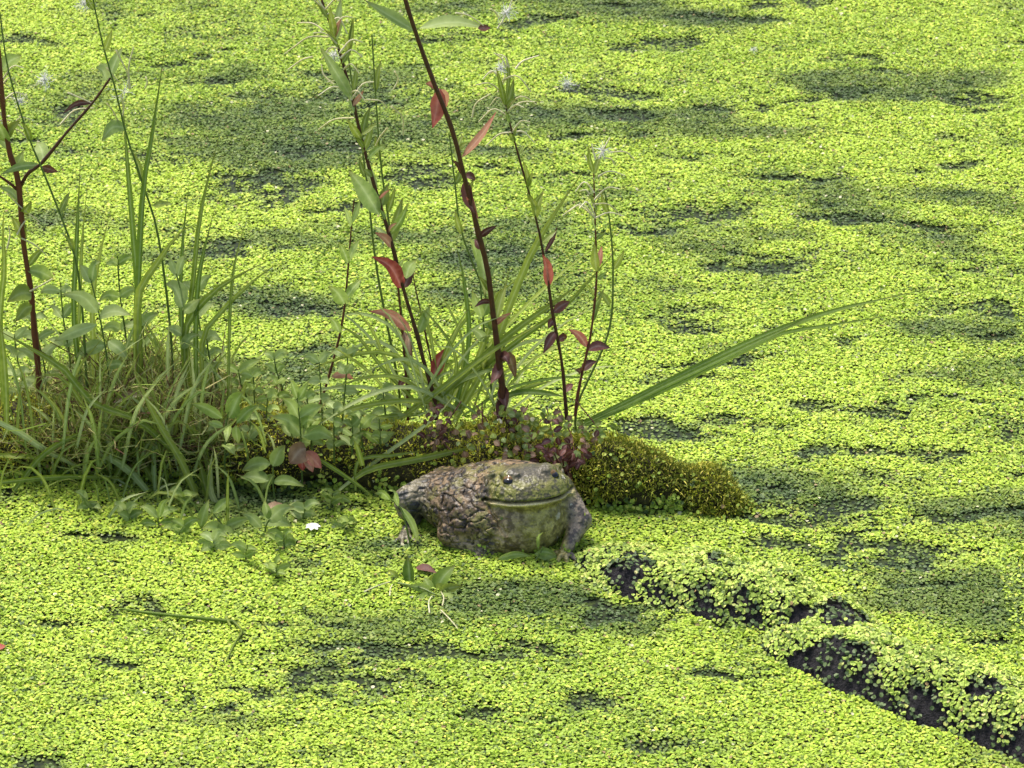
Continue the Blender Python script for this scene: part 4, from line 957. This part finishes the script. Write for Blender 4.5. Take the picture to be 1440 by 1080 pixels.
def crowd(label, group, spots, Yfun):
    for k_, (bx, by, hh) in enumerate(spots):
        Yk = Yfun(bx, by); lx = random.uniform(-14, 14); lv = []
        for q_ in range(3 + (hh > 50)):
            tq = .3 + .7 * q_ / 3; cx_, cy2 = bx + lx * tq, by - hh * min(tq, 1); ll = random.uniform(17, 34) * (1.1 - .4 * tq)
            for s_ in (-1, 1): lv.append(((cx_, cy2), (cx_ + s_ * ll * random.uniform(.6, 1.1), cy2 - ll * random.uniform(-.35, .75)), random.uniform(8, 13)))
        seedling(label[k_], (bx, by), Yk, [(bx + lx * .5, by - hh * .5), (bx + lx, by - hh)], lv, random.choice(['herb', 'herb', 'herb_blue']), group)
crowd(['low pale seedling tucked against the upright pointed leaf one on the tussock side', 'pale seedling between the upright pointed leaf one and the spreading flat leaved one', 'pale seedling growing above the spreading flat leaved one', 'pale seedling standing right behind the crumpled pink dead leaf',
       'pale seedling just past the crumpled pink dead leaf on the frog side', 'pale seedling at the crossing of the long grass blades by the frog', 'pale seedling rising above the grass blades that lie across the log', 'pale seedling closest to the hind leg of the frog on the log', 'tall pale seedling round the foot of the thin leaning willowherb stalk',
       'pale seedling high on the log behind the upright pointed leaf one', 'tall pale seedling between the thin leaning stalk and the sedge fan', 'pale seedling at the foot of the short bare willowherb stalk'], 'seedlings crowding the log between tussock and frog',
      [(300, 640, 50), (345, 650, 60), (372, 630, 70), (405, 640, 85), (440, 650, 90), (470, 650, 75), (495, 645, 60), (535, 640, 50), (455, 620, 110), (360, 610, 80), (480, 610, 110), (545, 610, 60)], lambda bx, by: logY(bx) - .03 + (650 - by) / 40 * .04)
crowd(['wet sprawling seedling touching the low narrow leaved one on the duckweed', 'wet sprawling seedling out on the weed past the glossy narrow leaved one', 'wet sprawling seedling at the open water side of the ruffled one', 'wet sprawling seedling right beside the white flower head', 'wet sprawling seedling between the white flower head and the log', 'wet sprawling seedling at the foot of the glossy narrow leaved one',
       'wet sprawling seedling beside the low narrow leaved one in front of the tussock', 'wet sprawling seedling farthest out from the log on the open weed', 'wet sprawling seedling between the white flower head and the frog', 'wet sprawling seedling under the drooping grass at the thin end of the tussock', 'wet sprawling seedling alone at the outer end of the grass tussock'], 'seedlings sprawling on the duckweed',
      [(250, 755, 20), (345, 790, 24), (400, 775, 22), (425, 735, 26), (465, 715, 24), (300, 775, 18), (185, 735, 20), (390, 810, 16), (480, 745, 16), (265, 715, 26), (130, 720, 18)], lambda bx, by: G(bx, by)[1])
# ---- creeping plant with small oval leaves on the log round the frog's head
Yc2 = logY(740)
cp = root_at('creeping_herb', 735, 640, Yc2, 'creeping herb with small oval brownish leaves on the log behind the head of the frog', 'plant')
for i in range(9):
    x_ = 640 + i * 24; p_ = [V(x_, 640, Yc2 - .02), V(x_ + random.uniform(-20, 20), 612, Yc2 - .004), V(x_ + random.uniform(-26, 26), random.uniform(560, 592), Yc2 + .012)]
    v, f = tube(p_, .0008, .0005, 9, 4); part('stem', v, f, M['maroon'], cp)
for i in range(230):
    x_ = random.triangular(625, 880, 750); y_ = random.uniform(578, 650) if x_ < 800 else random.uniform(590, 640)
    y_ -= 0 if abs(x_ - 745) < 70 else -8
    Yk = Yc2 - .034 + (655 - y_) / 80 * .040 + random.uniform(-.004, .006); an = random.uniform(0, 6.28); L = random.uniform(7, 14)
    mt = random.choice(['brown', 'herb', 'olive', 'brown', 'maroon' if i % 3 == 0 else 'olive', 'cream' if i % 5 == 0 else 'herb_blue', 'olive'])
    leaf(cp, (x_, y_), (x_ + L * math.cos(an), y_ + L * .7 * math.sin(an)), Yk, random.uniform(-.004, .003), L * random.uniform(.5, .75), mt, 'oval', .15, n=5)
# dark red sprout beside its head
Ym = logY(800) - .028
ms = root_at('maroon_sprout', 795, 672, Ym, 'dark maroon sprout of tangled leaves on the log next to the head of the frog', 'plant')
for i in range(70):
    x_ = random.gauss(795, 18); y_ = random.gauss(642, 13); an = random.uniform(0, 6.28); L = random.uniform(9, 18)
    leaf(ms, (x_, y_), (x_ + L * math.cos(an), y_ + L * .8 * math.sin(an)), Ym + random.uniform(-.012, .010), random.uniform(-.006, .006), L * .45, 'maroon' if i % 9 else 'herb_blue', 'oval', .15, n=5)
for i in range(6):
    a_ = V(795, 668, Ym); b_ = V(795 + random.uniform(-22, 22), random.uniform(625, 645), Ym + random.uniform(-.01, .01)); v, f = tube([a_, (a_ + b_) / 2 + rng.normal(0, .002, 3), b_], .0009, .0005, 7, 4); part('stem', v, f, M['maroon'], ms)
Ym2 = logY(612) - .022
ms = root_at('maroon_sprout', 614, 650, Ym2, 'small maroon tuft of withered leaves hanging below the red leaved willowherb', 'plant')
for i in range(34):
    x_ = random.gauss(616, 11); y_ = random.gauss(606, 14); an = random.uniform(0, 6.28); L = random.uniform(7, 14)
    leaf(ms, (x_, y_), (x_ + L * math.cos(an), y_ + L * .8 * math.sin(an)), Ym2 + random.uniform(-.006, .010), random.uniform(-.005, .005), L * .5, random.choice(['maroon', 'maroon', 'brown']), 'oval', .15, n=5)

# ---- floating sprig in front of the frog
Yp = G(605, 830)[1]
sp_ = root_at('floating_sprig', 610, 840, Yp, 'green sprig with broad leaves floating on the duckweed in front of the frog', 'sprig')
for (b_, t_, wd, mt, dY) in [((577, 822), (573, 782), 16, 'grass_dark', .01), ((560, 818), (546, 802), 13, 'olive', .01), ((612, 832), (640, 795), 20, 'grass_dark', .012), ((608, 830), (636, 838), 16, 'grass', -.01), ((610, 832), (572, 824), 12, 'herb', -.005), ((612, 838), (576, 850), 12, 'herb', -.012), ((614, 838), (652, 850), 11, 'herb', -.012), ((600, 826), (620, 806), 12, 'grass', .008), ((612, 836), (606, 858), 9, 'herb', -.012), ((616, 834), (650, 824), 13, 'grass', .0), ((598, 828), (568, 842), 12, 'grass', -.008), ((606, 834), (596, 812), 12, 'herb', .01), ((612, 840), (638, 862), 10, 'herb', -.014), ((570, 822), (556, 838), 9, 'herb', -.008)]:
    leaf(sp_, b_, t_, G(b_[0], b_[1])[1] + .0, dY, wd, mt, sag=.1)
v, f = tube([G(560, 820, .003), G(590, 826, .006), G(612, 836, .004)], .001, .0007, 8, 5); part('stem', v, f, M['stem_green'], sp_)
for pts in ([(622, 852), (624, 840), (620, 832)], [(604, 862), (603, 846), (608, 838)], [(548, 838), (549, 828), (552, 822)], [(620, 858), (632, 870), (644, 884)], [(512, 832), (530, 824), (548, 818)]):
    v, f = tube([G(*q, .006) for q in pts], .0007, .0004, 8, 4); part('root', v, f, M['cream'], sp_)

# ================================================================= LITTER
def litter(name, label, cat, b_, t_, w_, mat, lift=.004, sag=.1, prof='leaf'):
    A, B = G(*b_, lift), G(*t_, lift); L = np.linalg.norm(B - A)
    v, f = ribbon([A, (A + B) / 2 + np.array([0, 0, sag * L]), B], w_ * PX, 9, prof, .3, np.array([random.uniform(-.3, .3), -.3, 1]))
    c = (A + B) / 2; o = thing(name, (c[0], c[1], 0), label, cat); part('leaf_blade', v, f, M[mat], o); return o
litter('dead_leaf', 'brown dead leaf floating between the sprig and the frog', 'leaf', (585, 798), (614, 806), 14, 'maroon')
litter('dead_leaf', 'dull brown leaf half sunk in the weed beside the ruffled seedling', 'leaf', (372, 716), (404, 712), 14, 'brown')
litter('dead_leaf', 'tiny rust red leaf at the far left edge of the open weed', 'leaf', (-6, 914), (8, 908), 12, 'red')
o = root_at('dead_leaf', 190, 560, Yt - .035, 'pale tan dead leaf caught on top of the log in the tussock', 'leaf')
leaf(o, (160, 566), (206, 552), Yt - .035, .01, 9, 'brown', sag=.1, name='leaf_blade'); leaf(o, (162, 567), (204, 555), Yt - .037, .01, 4, 'cream', sag=.08, name='leaf_edge')
Yw = logY(425) - .052
o = root_at('dead_leaf', 425, 650, Yw, 'crumpled pink and peach dead leaf hanging over the dark gap under the log', 'leaf')
leaf(o, (430, 630), (408, 652), Yw, -.012, 26, 'brown', 'oval', .2, 'leaf_blade'); leaf(o, (424, 640), (452, 658), Yw, -.012, 16, 'pink', 'oval', .15, 'leaf_blade'); leaf(o, (428, 638), (440, 664), Yw, -.012, 12, 'pink', 'oval', .15, 'leaf_blade'); leaf(o, (426, 632), (426, 662), Yw + .003, -.004, 12, 'red', 'oval', .1, 'leaf_blade')
v, f = tube([V(433, 628, Yw), V(437, 640, Yw + .02), V(437, 640, Yw + .04)], .0008, .0006, 6, 4); part('stalk', v, f, M['maroon'], o)
c = G(440, 743, .004); o = thing('white_flower', (c[0], c[1], 0), 'small white flower head lying on the duckweed', 'flower')
for i in range(7):
    an = i * .9; d = np.array([math.cos(an), math.sin(an), .25]) * .0062
    v, f = ribbon([c, c + d * .5 + np.array([0, 0, .0012]), c + d], .0045, 6, 'oval', .2, np.array([0, 0, 1.0])); part('petal', v, f, M['petal'], o)
o = thing('floating_twig', G(250, 868), 'thin dark green twig with a kinked tail afloat on the open weed', 'twig')
v, f = tube([G(170, 856, .004), G(210, 862, .006), (G(270, 868, .006)), G(328, 874, .004)], .0010, .0016, 16, 6, .3); part('shaft', v, f, M['grass_dark'], o)
v, f = tube([G(327, 873, .004), G(340, 888, .004), G(330, 905, .004), G(318, 930, .003)], .0012, .0006, 12, 5, .2); part('tail', v, f, M['olive'], o)
v, f = tube([G(318, 868, .004), G(324, 880, .005)], .0016, .0008, 5, 5); part('side_shoot', v, f, M['olive'], o)
for lab, x_, y_, rr in (('white tuft of seed fluff resting on the weed right of the thin pods', 798, 118, 20), ('faint tuft of seed fluff on the weed in the far open water', 1060, 70, 9)):
    g = G(x_, y_, .008); o = thing('seed_tuft', (g[0], g[1], 0), lab, 'seed fluff'); fluff(o, x_, y_, g[1], rr, 40)
